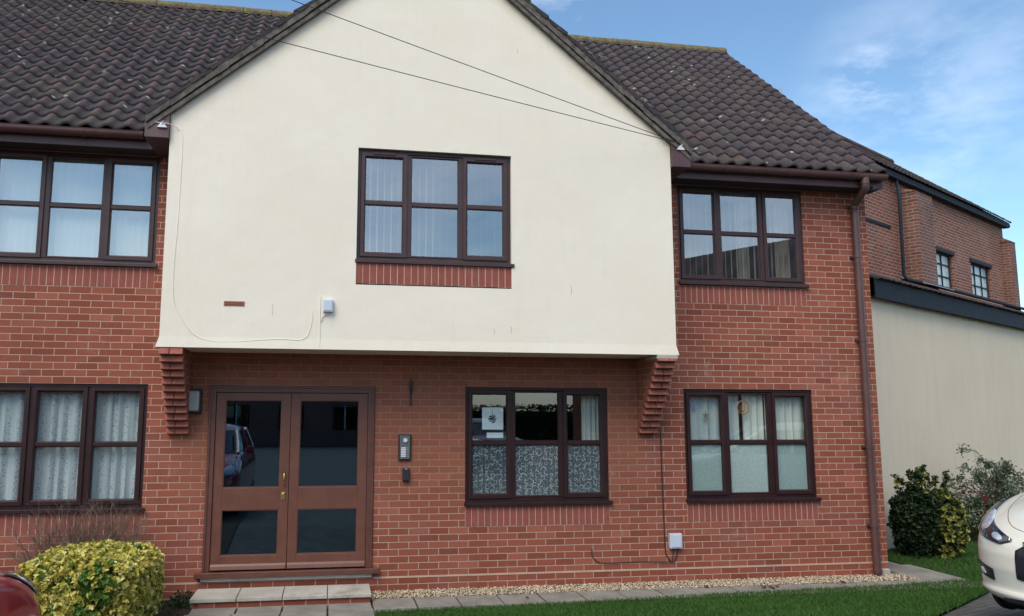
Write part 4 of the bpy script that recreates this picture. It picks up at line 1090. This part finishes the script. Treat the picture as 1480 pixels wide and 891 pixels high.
old = empty('old_brick_building', PO, ANG, label='tall old weathered brick building with buttresses and small metal windows behind the low roof', cat='building')
WO = [(4.50, 6.10, 5.03, 5.94), (7.30, 8.75, 5.03, 5.94)]
m = MB(); wall_grid(m, -3.35, 10.0, 0, 7.22, WO, 2.0, .16); m.build('wall', M['old_brick'], old, fix=False)
m = MB(); m.prism([(2.22, 0), (7.6, 0), (7.6, 7.2), (4.9, 9.7), (2.22, 7.25)], 'x', 9.78, 9.999); m.prism([(2.22, 0), (7.6, 0), (7.6, 7.2), (4.9, 9.7), (2.22, 7.25)], 'x', .3, .5); m.box(.3, 10, 7.4, 7.6, 0, 7.2); m.build('side_wall', M['old_brick'], old)
def buttress(x0, x1, d_, zt):
    m = MB(); m.box(x0, x1, 2.0-d_, 2.001, 0, zt); m.hexa([(x0-.02, 2-d_-.02, zt), (x1+.02, 2-d_-.02, zt), (x1+.02, 2.0, zt), (x0-.02, 2.0, zt), (x0, 2-.05, zt+.14), (x1, 2-.05, zt+.14), (x1, 2.0, zt+.14), (x0, 2.0, zt+.14)])
    m.build('buttress', M['old_brick_dark'], old)
buttress(3.00, 3.85, .42, 6.92); buttress(9.70, 10.10, .25, 6.75)
for x0, x1, z0, z1 in WO:
    f = MB(); fm = M['pipe_black']
    ring(f, x0+.02, x1-.02, z0+.02, z1-.02, .045, 2.07, 2.13)
    n = 3
    for k in range(1, n): xx = x0+(x1-x0)*k/n; f.box(xx-.018, xx+.018, 2.08, 2.12, z0+.05, z1-.05)
    for k in (1, 2): zz = z0+(z1-z0)*k/3; f.box(x0+.05, x1-.05, 2.082, 2.118, zz-.015, zz+.015)
    F_ = f.build('window', fm, old, fix=False)
    g_ = MB(); g_.box(x0+.05, x1-.05, 2.105, 2.11, z0+.05, z1-.05); g_.build('pane', M['old_glass'], F_)
    l_ = MB(); l_.box(x0-.08, x1+.08, 1.975, 2.2, z1-.03, z1+.06); l_.build('lintel', M['pipe_black'], F_)
    bk = MB(); bk.box(x0, x1, 2.5, 2.52, z0, z1); bk.build('interior', M['dark_room'], F_)
m = MB(); m.tube([(.3, 1.90, 7.27), (10.15, 1.90, 7.27)], .065, 10); m.prism([(1.84, 7.2), (1.999, 7.2), (1.999, 7.46), (1.84, 7.335)], 'x', .3, 10.1); m.build('gutter', M['pipe_black'], old)
m = MB(); m.tube([(2.75, 1.90, 7.22), (2.75, 1.88, 7.05), (2.62, 1.80, 6.98), (2.62, 1.80, 6.7), (2.62, 1.82, 4.98), (2.68, 1.78, 4.90), (3.0, 1.50, 4.80), (9.6, 1.50, 4.80)], .038, 10); m.build('downpipe', M['pipe_black'], old, smooth=True)
for a, b in ((2.9, 4.1), (9.5, 10.3)): m = MB(); m.hexa([(a, 1.35, 4.74), (b, 1.35, 4.74), (b, 1.99, 4.98), (a, 1.99, 4.98), (a, 1.35, 4.76), (b, 1.35, 4.76), (b, 1.99, 5.01), (a, 1.99, 5.01)]); m.build('lead_flashing', M['lead'], old)
m = MB(); m.box(.3, 2.5, 1.975, 2.0, 6.05, 6.12); m.box(.6, 1.0, 1.97, 2.0, 6.45, 6.55); m.build('iron_strap', M['pipe_black'], old)
m = MB(); m.face([(.2, 1.84, 7.34), (10.12, 1.84, 7.34), (10.12, 4.9, 9.86), (.2, 4.9, 9.86)]); m.face([(.2, 4.9, 9.86), (10.12, 4.9, 9.86), (10.12, 7.8, 7.3), (.2, 7.8, 7.3)])
m.build('roof_deck', M['tile_red'], old, fix=False)
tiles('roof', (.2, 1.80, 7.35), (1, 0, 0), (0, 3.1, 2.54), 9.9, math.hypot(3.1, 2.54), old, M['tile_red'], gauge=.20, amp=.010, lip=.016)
m = MB(); m.tube([(.2, 4.9, 9.87), (10.12, 4.9, 9.87)], .12, 8); m.build('ridge', M['tile_red'], old)
m = MB(); m.tube([(3.5, 4.9, 9.9), (3.5, 4.9, 10.15), (3.5, 4.9, 10.6)], [.10, .07, .01], 8); m.build('finial', M['lead'], old, smooth=True)
# distant roof just visible at the right edge
fh = empty('distant_house', (52, 33, 0), R(30), label='distant brick house whose red roof just shows beyond the old brick building', cat='house')
m = MB(); m.box(-7, 7, -4, 4, 0, 8.0); m.build('wall', M['old_brick'], fh)
m = MB(); m.prism([(-4.4, 7.8), (4.4, 7.8), (0, 10.6)], 'x', -7.3, 7.3); m.build('roof', M['tile_red'], fh)

# ------------------------------------------------------------------ plants
def leaves(P, N, size, tint, asp=.55, mat=None, name='foliage', parent=None):
    """one small folded leaf per point P, facing N"""
    n = len(P); N = N/np.linalg.norm(N, axis=1, keepdims=True)
    a = rng.normal(size=(n, 3)); T = np.cross(N, a); T /= np.linalg.norm(T, axis=1, keepdims=True); B_ = np.cross(N, T)
    s = size*rng.uniform(.65, 1.3, (n, 1))
    V = np.zeros((n, 6, 3))
    V[:, 0] = P-T*s*.5; V[:, 1] = P-T*s*.12+B_*s*asp*.5+N*s*.10; V[:, 2] = P+T*s*.22+B_*s*asp*.42+N*s*.10
    V[:, 3] = P+T*s*.55-N*s*.05; V[:, 4] = P+T*s*.22-B_*s*asp*.42+N*s*.10; V[:, 5] = P-T*s*.12-B_*s*asp*.5+N*s*.10
    F = np.array([(0, 1, 2, 3), (0, 3, 4, 5)])[None]+6*np.arange(n)[:, None, None]
    return npmesh(name, V.reshape(-1, 3), F.reshape(-1, 4), mat, parent, col=np.repeat(tint, 2))
def lump(p, f, s): # cheap smooth noise
    return np.sin(p[:, 0]*f+s)*np.sin(p[:, 1]*f*1.13+s*2)*np.sin(p[:, 2]*f*.93+s*3)
def shell(n, half, ex, depth, bump, seed):
    d_ = rng.normal(size=(n, 3)); d_ /= np.linalg.norm(d_, axis=1, keepdims=True)
    q = np.abs(d_)**ex; r_ = 1/(q.sum(1)**(1/ex))
    base = d_*r_[:, None]
    nrm = np.sign(base)*np.abs(base)**(ex-1)+d_*.15
    P = base*np.array(half)
    k = 1+bump*lump(P, 9, seed)+bump*.6*lump(P, 21, seed+1)-depth*rng.beta(1, 2.2, n)
    return P*k[:, None], nrm/np.array(half)
def twig_stems(parent, base, tips, r, mat, name='stem'):
    m = MB()
    for t in tips:
        b0 = Vector(base)+Vector((random.uniform(-.05, .05), random.uniform(-.05, .05), 0)); t = Vector(t)
        mid = b0.lerp(t, .5)+Vector((random.uniform(-.06, .06), random.uniform(-.06, .06), .06))
        m.tube([b0, mid, t], [r, r*.7, r*.3], 4, cap=False)
    return m.build(name, mat, parent)
def bush(name, loc, half, n, size, mat, label, tintf, ex=4, depth=.22, bump=.06, seed=1, zc=None, sprigs=0, rosette=0):
    b = empty(name, loc, label=label, cat='shrub')
    P, N = shell(n, half, ex, depth, bump, seed)
    keep = P[:, 2] > -half[2]*.98; P, N = P[keep], N[keep]
    N = N/np.linalg.norm(N, axis=1, keepdims=True)+rng.normal(0, .55, N.shape)+np.array([0, 0, .35])
    P = P+np.array([0, 0, half[2]*.97 if zc is None else zc]); tint = tintf(P)
    sp = []
    for k in range(sprigs):
        bx_, by_ = random.uniform(-half[0]*.75, half[0]*.8), random.uniform(-half[1]*.7, half[1]*.7); h_ = random.uniform(.10, .30)
        top = np.array([bx_+random.uniform(-.05, .05), by_, 2*half[2]+h_]); bot = np.array([bx_, by_, 2*half[2]-.12]); sp.append((bot, top))
        for j in range(int(h_*90)):
            f_ = rng.uniform(.35, 1.0); q = bot+(top-bot)*f_+rng.normal(0, .018, 3); P = np.vstack([P, q]); N = np.vstack([N, rng.normal(size=3)+[0, 0, .4]]); tint = np.append(tint, rng.uniform(.3, .9))
    if rosette:
        k = rosette; U = N/np.linalg.norm(N, axis=1, keepdims=True)
        A = rng.normal(size=(len(P), k, 3)); A -= (A*U[:, None]).sum(2, keepdims=True)*U[:, None]; A /= np.linalg.norm(A, axis=2, keepdims=True)
        P2 = P[:, None]+A*size*.42+U[:, None]*rng.uniform(-.3, .5, (len(P), k, 1))*size; N2 = U[:, None]*1.0-A*.75+rng.normal(0, .18, A.shape)
        P, N = P2.reshape(-1, 3), N2.reshape(-1, 3); tint = np.clip(np.repeat(tint, k)+rng.normal(0, .07, len(P)), 0, 1)
    leaves(P, N, size, tint, mat=mat, parent=b)
    tips = [(random.uniform(-.75, .75)*half[0], random.uniform(-.75, .75)*half[1], 2*half[2]*random.uniform(.6, .92)) for _ in range(34)]
    m = MB()
    for t in tips:
        t = Vector(t); m.tube([Vector((t.x*.25, t.y*.25, -.02)), Vector((t.x*.55, t.y*.55, t.z*.5)), t], [.014, .009, .004], 5, cap=False)
    for a, c in sp: m.tube([Vector(a), Vector((a+c)/2)+Vector((.01, 0, 0)), Vector(c)], .0035, 4, cap=False)
    m.build('stem', M['bark'], b); return b
def gold_t(P):
    gp_ = lump(P, 5.2, 4.0)+.5*lump(P, 12, 2.0)
    green = rng.random(len(P)) < np.clip(.10+.75*(gp_ > .62), 0, 1)
    return np.where(green, rng.uniform(0, .30, len(P)), rng.beta(2.4, 1.8, len(P))*.60+.38)
bush('golden_bush', (-2.03, -1.32, .02), (.50, .62, .36), 4600, .042, M['leaf_gold'], 'clipped golden variegated bush with green patches below the lower left window', gold_t, ex=5, depth=.22, bump=.085, seed=2, rosette=6)
def dark_t(P): return rng.beta(1.6, 3, len(P))*.72
def dark_t2(P):
    return np.where(rng.random(len(P)) < .55, rng.uniform(.72, 1, len(P)), rng.uniform(.1, .7, len(P)))
bush('dark_shrub', (8.13, 1.12, 0), (.29, .30, .465), 1800, .050, M['leaf_shrub'], 'dense dark green shrub against the off-white wall, next to the brick corner', dark_t, ex=2.7, depth=.32, bump=.13, seed=5, sprigs=7, rosette=5)
bush('variegated_shrub', (8.46, 1.02, 0), (.235, .27, .45), 1400, .050, M['leaf_shrub'], 'yellow-green variegated shrub joined to the right of the dark shrub', dark_t2, ex=2.6, depth=.32, bump=.14, seed=9, sprigs=4, rosette=5)
# loose silvery shrub with arching shoots
sb = empty('silvery_shrub', (10.50, 2.30, 0), label='loose silvery green shrub with arching shoots beside the white car', cat='shrub')
P = []; m = MB()
for k in range(70):
    a = random.uniform(0, 2*PI); rad = random.uniform(.1, .75); h_ = random.uniform(.65, 1.28)-.25*rad
    tip = Vector((math.cos(a)*rad, math.sin(a)*rad*.6, h_)); mid = Vector((tip.x*.35, tip.y*.35, h_*.75))
    if k == 0: tip = Vector((-.62, -.15, 1.42)); mid = Vector((-.2, -.05, 1.2))
    if k == 1: tip = Vector((-.30, -.1, 1.25)); mid = Vector((-.1, -.05, 1.0))
    pts = spline([(0, 0, 0), mid, tip, tip+Vector((tip.x*.12, tip.y*.12, -.06))], 6); m.tube(pts, .006, 4, cap=False)
    for j in range(75):
        i = int(rng.beta(2.4, 1)*(len(pts)-1)); P.append(np.array(pts[i])+rng.normal(0, .036, 3))
m.build('stem', M['bark'], sb); P = np.array(P)
leaves(P, rng.normal(size=P.shape)+[0, 0, .5], .042, rng.random(len(P)), mat=M['leaf_silver'], parent=sb)
fl = empty('flowering_plant', (9.86, 2.05, 0), label='small bush of crimson flowers at the foot of the silvery shrub', cat='flowers')
n = 1100; P = rng.normal(size=(n, 3)); P /= np.linalg.norm(P, axis=1, keepdims=True); P = P*np.array([.36, .28, .34])*rng.uniform(.55, 1, (n, 1))+[0, 0, .40]
leaves(P, P-[0, 0, .3], .045, rng.random(n)*.7, mat=M['leaf_shrub'], parent=fl)
cl_ = rng.normal(size=(26, 3)); cl_ /= np.linalg.norm(cl_, axis=1, keepdims=True); cl_ = cl_*np.array([.38, .30, .36])+[0, 0, .42]
for c in cl_: P = c+rng.normal(0, .016, (14, 3)); leaves(P, rng.normal(size=P.shape)-[0, .7, 0], .030, rng.random(len(P)), .9, M['petal'], 'flower', fl)
twig_stems(fl, (0, 0, 0), cl_[:20], .006, M['bark'])
# bare twiggy shrub behind the golden bush
tw = empty('bare_shrub', (-2.36, -.34, .06), label='leafless brown twiggy shrub between the golden bush and the brick wall', cat='shrub')
m = MB()
def grow(p, d_, l, r_, lev):
    q = p+d_*l; mid = p.lerp(q, .5)+Vector([random.uniform(-1, 1)*l*.06 for _ in range(3)])
    m.tube([p, mid, q], [r_, r_*.85, r_*.7], 3, cap=False)
    if lev == 0: return
    for _ in range(3 if lev > 1 else 4):
        e = (d_+Vector((random.gauss(0, .42), random.gauss(0, .30), random.gauss(.05, .3)))).normalized(); grow(p.lerp(q, random.uniform(.55, 1)), e, l*random.uniform(.55, .8), r_*.66, lev-1)
for k in range(46):
    a = random.uniform(-1.1, 1.1); grow(Vector((random.uniform(-.12, .12), random.uniform(-.1, .1), 0)), Vector((math.sin(a)*.85, random.uniform(-.3, .15), math.cos(a)*.9+.15)).normalized(), random.uniform(.36, .50), .0055, 3)
m.build('twigs', plain('bare twig', (.17, .115, .085), .9, .4, 20), tw, fix=False)
# weeds beside the step
wd_ = rng.normal(0, 1, (420, 3))*[.10, .16, .03]+[-1.45, -.30, .03]; wd_[:, 2] = np.abs(wd_[:, 2])
tag(leaves(wd_, rng.normal(size=wd_.shape)+[0, 0, 1], .035, rng.random(420)*.6, mat=M['leaf_shrub'], name='weeds'), kind='stuff')
for k, (x_, y_) in enumerate([(4.85, -.52), (4.93, -.55), (5.02, -.50), (4.22, -.40), (5.9, -.42), (2.1, -.62)]):
    pl_ = np.array([[x_, y_, .022]]); o = leaves(pl_, np.array([[.1, -.3, 1.0]]), .07, np.array([.5]), .7, M['dead'] if 'dead' in M else plain('dead leaf', (.05, .028, .018), .9), 'dead_leaf')
    tag(o, 'dark dead leaf lying on the paving slabs at the foot of the brick wall', 'leaf', 'dead leaves on the path')

# ------------------------------------------------------------------ cars
LZ = [.17, .21, .25, .275, .30, .34, .45, .56, .63, .69, .75, .80, .85, .89, .93, .97, 1.01]
LF = [1.84, 1.95, 1.995, 2.00, 1.975, 1.975, 1.985, 1.975, 1.95, 1.905, 1.835, 1.75, 1.64, 1.52, 1.36, 1.10, .74]
LR = [-1.85, -1.92, -1.96, -1.97, -1.96, -1.96, -1.98, -1.985, -1.985, -1.98, -1.975, -1.965, -1.95, -1.94, -1.92, -1.89, -1.85]
LW = [.74, .80, .832, .845, .845, .85, .862, .870, .872, .872, .868, .862, .855, .845, .83, .81, .78]
def body_pt(t, z, off=0.0):
    """point on the lower body; t in degrees from the nose (positive to the car's left)"""
    xf, xr, w_ = (float(np.interp(z, LZ, q)) for q in (LF, LR, LW))
    a = R(t); c, s = math.cos(a), math.sin(a)
    if c >= 0: x = xf-.80+.80*abs(c)**.80; y = w_*math.copysign(abs(s)**.80, s)
    else: x = xr+.55-.55*abs(c)**.62; y = w_*math.copysign(abs(s)**.62, s)
    if off:
        e = .5; p0 = Vector(body_pt(t-e, z)); p1 = Vector(body_pt(t+e, z)); q0 = Vector(body_pt(t, z-.01)); q1 = Vector(body_pt(t, z+.01))
        n = (p1-p0).cross(q1-q0).normalized(); return tuple(Vector((x, y, z))+n*off)
    return (x, y, z)
def patch(name, curve_lo, curve_hi, t0, t1, mat, parent, off=.006, n=22, k=8, side=1, inset=0):
    """panel following the body between two z-curves; curves take s in 0..1"""
    V = []; F = []
    for i in range(n+1):
        s = i/n; t = t0+(t1-t0)*s; lo, hi = curve_lo(s), curve_hi(s)
        for j in range(k+1):
            f_ = j/k; dome = off+inset*math.sin(PI*s)*math.sin(PI*f_)
            p = body_pt(t*side, lo+(hi-lo)*f_, dome if True else 0); V.append(p)
    for i in range(n):
        for j in range(k): F.append((i*(k+1)+j, (i+1)*(k+1)+j, (i+1)*(k+1)+j+1, i*(k+1)+j+1))
    o = npmesh(name, V, F, mat, parent, smooth=True)
    md = o.modifiers.new('thick', 'SOLIDIFY'); md.thickness = .004; md.offset = 0
    return o
def lerpf(*st): xs_ = [a for a, _ in st]; ys_ = [b for _, b in st]; return lambda s: float(np.interp(s, xs_, ys_))
def make_car(name, loc, rz, paint, label, cat='car', group=None):
    c = empty(name, loc, rz, label=label, cat=cat, group=group)
    zs_ = np.concatenate([np.linspace(.17, .34, 12), np.linspace(.36, 1.01, 38)]); nt_ = 120; V = []; F = []
    for z in zs_:
        for i in range(nt_): V.append(body_pt(i*360/nt_, z))
    for j in range(len(zs_)-1):
        for i in range(nt_): a = j*nt_+i; b = j*nt_+(i+1) % nt_; F.append((a, b, b+nt_, a+nt_))
    o = npmesh('body', V, F, paint, c, smooth=True)
    m = MB(); top = [body_pt(i*360/nt_, 1.01) for i in range(nt_)]; m.face([(p[0], p[1], 1.011) for p in top]); m.face([(p[0], p[1], .175) for p in [body_pt(i*360/nt_, .17) for i in range(nt_)]]); m.build('bonnet_deck', paint, o, fix=False)
    def ringz(z, xf, xr, w_, n=48):
        P = []
        for i in range(n):
            a = 2*PI*i/n; cc, ss = math.cos(a), math.sin(a); P.append(((xf+xr)/2+(xf-xr)/2*math.copysign(abs(cc)**.42, cc), w_*math.copysign(abs(ss)**.42, ss), z))
        return P
    V = ringz(1.0, .78, -1.86, .79)+ringz(1.18, .42, -1.78, .745)+ringz(1.38, .04, -1.62, .66); F = [(j*48+i, j*48+(i+1) % 48, (j+1)*48+(i+1) % 48, (j+1)*48+i) for j in range(2) for i in range(48)]
    npmesh('windows', V, F, M['car_glass'], c, smooth=True)
    V = ringz(1.375, .06, -1.64, .668)+ringz(1.44, -.12, -1.52, .62)+ringz(1.485, -.35, -1.25, .46)+ringz(1.495, -.65, -.9, .1); F = [(j*48+i, j*48+(i+1) % 48, (j+1)*48+(i+1) % 48, (j+1)*48+i) for j in range(3) for i in range(48)]
    npmesh('car_roof', V, F, paint, c, smooth=True)
    for s in (1, -1):
        for pts, r_ in (([(.77, s*.765, 1.0), (.41, s*.72, 1.18), (.02, s*.645, 1.385)], .030), ([(-.45, s*.79, 1.0), (-.48, s*.75, 1.17), (-.52, s*.67, 1.385)], .032), ([(-1.70, s*.76, 1.0), (-1.62, s*.70, 1.18), (-1.45, s*.63, 1.385)], .05)):
            m = MB(); m.tube(pts, r_, 6); m.build('pillar', paint, c)
    patch('grille', lerpf((0, .40), (.3, .37), (.7, .37), (1, .40)), lerpf((0, .60), (.15, .655), (.85, .655), (1, .60)), -19, 19, M['lamp_black'], c, .004, 26, 8)
    m = MB(); pts = [body_pt(t, z, .012) for t, z in ((-15, .66), (-11, .56), (-6, .47), (0, .44), (6, .47), (11, .56), (15, .66))]; m.tube(spline(pts, 4), .012, 6); m.build('grille_trim', M['chrome'], c, smooth=True)
    m = MB(); p = body_pt(0, .585, .018); m.tube([(p[0]-.012, 0, p[2]), (p[0]+.006, 0, p[2])], .045, 20); m.build('badge', M['chrome'], c)
    patch('lower_intake', lerpf((0, .205), (1, .205)), lerpf((0, .235), (.2, .255), (.8, .255), (1, .235)), -32, 32, M['lamp_black'], c, .004, 26, 4)
    for s in (1, -1):
        lo = lerpf((0, .655), (.15, .625), (.5, .645), (.8, .69), (1, .76)); hi = lerpf((0, .675), (.15, .705), (.5, .775), (.8, .86), (1, .905))
        h = patch('headlight', lo, hi, 22, 66, M['lamp_black'], c, .004, 30, 10, s)
        for (ta, tb, za, zb_, nm, mt_) in ((43, 63, .695, .83, 'main_lamp', M['lamp_inner']), (28, 37, .650, .695, 'indicator', M['lamp_inner'])):
            patch(nm, lambda s_, za=za, zb_=zb_: (za+zb_)/2-(zb_-za)/2*math.sqrt(max(0, 1-(2*s_-1)**2))+.02*(s_-.5), lambda s_, za=za, zb_=zb_: (za+zb_)/2+(zb_-za)/2*math.sqrt(max(0, 1-(2*s_-1)**2))+.02*(s_-.5)+.001, ta, tb, mt_, h, .008, 18, 8, s, inset=.004)
        patch('lens', lo, hi, 22, 66, M['lamp_glass'], h, .020, 30, 10, s, inset=.010)
        f_ = patch('fog_lamp', lerpf((0, .35), (1, .37)), lerpf((0, .435), (1, .47)), 35, 54, M['lamp_black'], c, .005, 14, 6, s)
        patch('lamp', lerpf((0, .385), (.5, .375), (1, .392)), lerpf((0, .392), (.5, .425), (1, .42)), 43, 50, M['lamp_inner'], f_, .010, 8, 5, s)
        patch('tail_light', lerpf((0, .66), (1, .70)), lerpf((0, .92), (1, .86)), 112, 138, M['tail'] if 'tail' in M else M['paint_red'], c, .006, 14, 6, s)
        m = MB(); m.tube([(.30, s*.78, 1.03), (.30, s*.88, 1.05)], .02, 6); m.hexa([(.20, s*.86, .98), (.32, s*.86, .98), (.32, s*.98, .99), (.20, s*.98, .99), (.20, s*.86, 1.11), (.30, s*.86, 1.11), (.30, s*.97, 1.10), (.20, s*.97, 1.10)]); m.build('wing_mirror', paint, c, bevel=.015)
        for wx in (1.06, -1.30):
            m = MB(); m.disc((wx, .31), .325, 'y', 36, .04, .812 if s > 0 else -.852); m.build('wheel_arch', M['rubber'], c)
            m = MB(); a_ = [(.20, .0), (.27, .0), (.305, .03), (.31, .09), (.305, .17), (.27, .20), (.20, .20)]
            V = []; F = []; n = 32
            for i in range(n):
                th_ = 2*PI*i/n
                for r_, d_ in a_: V.append((wx+r_*math.cos(th_), s*(.650+d_), .31+r_*math.sin(th_)))
            for i in range(n):
                for j in range(len(a_)-1): A = i*len(a_)+j; B_ = ((i+1) % n)*len(a_)+j; F.append((A, B_, B_+1, A+1))
            w_ = npmesh('wheel', V, F, M['rubber'], c, smooth=True)
            m = MB(); yy = s*.846
            for i in range(5):
                th_ = 2*PI*i/5; m.tube([(wx, yy, .31), (wx+.2*math.cos(th_), yy-s*.01, .31+.2*math.sin(th_))], [.035, .022], 6)
            m.tube([(wx+.2*math.cos(q), yy-s*.015, .31+.2*math.sin(q)) for q in np.linspace(0, 2*PI, 26)], .014, 6, cap=False); m.build('rim', M['alloy'], w_, smooth=True)
    # panel gap of the bonnet
    m = MB()
    gap = spline([(14, .725, 0), (26, .760, 0), (36, .83, 0), (46, .91, 0), (56, .96, 0)], 8)
    for s in (1, -1): m.tube([body_pt(s*q[0], q[1], -.001) for q in gap], .003, 4)
    m.tube([body_pt(t, .725, -.001) for t in np.linspace(-14, 14, 12)], .0035, 4); m.build('bonnet_gap', M['black'], c)
    return c
def place_by(corner_local, world, rz):
    c, s = math.cos(rz), math.sin(rz); x, y = corner_local; return (world[0]-(c*x-s*y), world[1]-(s*x+c*y), world[2])
rzc = R(201)
make_car('parked_car', place_by((1.80, -.70), (5.09, -3.35, 0), rzc)[:2]+(.33,), rzc, M['paint_white'], 'pearl white hatchback parked on the block paving at the right, nose towards the camera')
rzr = R(90)
make_car('parked_car', place_by((1.80, -.70), (-1.60, -4.12, 0), rzr)[:2]+(.26,), rzr, M['paint_red'], 'deep red car whose nose shows at the lower left beside the golden bush')

# ------------------------------------------------------------------ across the car park: what the windows reflect
def simple_house(loc, rz, w_, d_, h_, rh, label, mat):
    h = empty('terraced_house', loc, rz, label=label, cat='house')
    m = MB(); m.box(-w_/2, w_/2, -d_/2, d_/2, 0, h_); m.prism([(-d_/2, h_), (d_/2, h_), (0, h_+rh)], 'x', -w_/2, w_/2); m.build('wall', mat, h)
    m = MB()
    for s in (1, -1): m.hexa([(-w_/2-.3, s*(d_/2+.35), h_-.2), (w_/2+.3, s*(d_/2+.35), h_-.2), (w_/2+.3, 0, h_+rh+.02), (-w_/2-.3, 0, h_+rh+.02), (-w_/2-.3, s*(d_/2+.35), h_-.05), (w_/2+.3, s*(d_/2+.35), h_-.05), (w_/2+.3, 0, h_+rh+.2), (-w_/2-.3, 0, h_+rh+.2)])
    r_ = m.build('roof', M['tile'], h)
    m = MB(); m.box(w_*.25, w_*.25+.9, -.4, .4, h_+rh-.6, h_+rh+1.1); m.build('chimney', mat, r_)
    n = int(w_//2.6)
    for k in range(n):
        for z in (.9, 3.6):
            x = -w_/2+(k+.5)*w_/n
            m = MB(); ring(m, x-.65, x+.65, z, z+1.3, .07, d_/2-.0, d_/2+.03); m.box(x-.03, x+.03, d_/2, d_/2+.03, z, z+1.3); f = m.build('window', M['white_plastic'], h, fix=False)
            m = MB(); m.box(x-.6, x+.6, d_/2+.002, d_/2+.012, z+.05, z+1.25); m.build('pane', M['car_glass'], f)
    return h
simple_house((-9, -38, .2), 0, 28, 8, 4.6, 2.2, 'long brick terrace facing the building across the car park', M['old_brick'])
simple_house((17.5, -21, .2), R(62), 15, 7, 5.6, 3.0, 'brick house standing at an angle on the far right of the car park', M['old_brick'])
bh_ = bush('boundary_hedge', (20, -40, .2), (14, 1.0, 1.15), 16000, .22, M['leaf_shrub'], 'long dark hedge closing the far side of the car park', dark_t, ex=5, depth=.12, bump=.10, seed=11)
m = MB(); m.box(-12.6, 12.6, -.75, .75, 0, 1.95); m.build('inner_twigs', plain('dark inner twigs', (.02, .025, .014), .95, .4, 3), bh_)
rz_ = R(70)
make_car('parked_car', (4.6, -15.5, .32), rz_, M['paint_grey'], 'dark grey car parked behind the camera, seen only as a reflection')
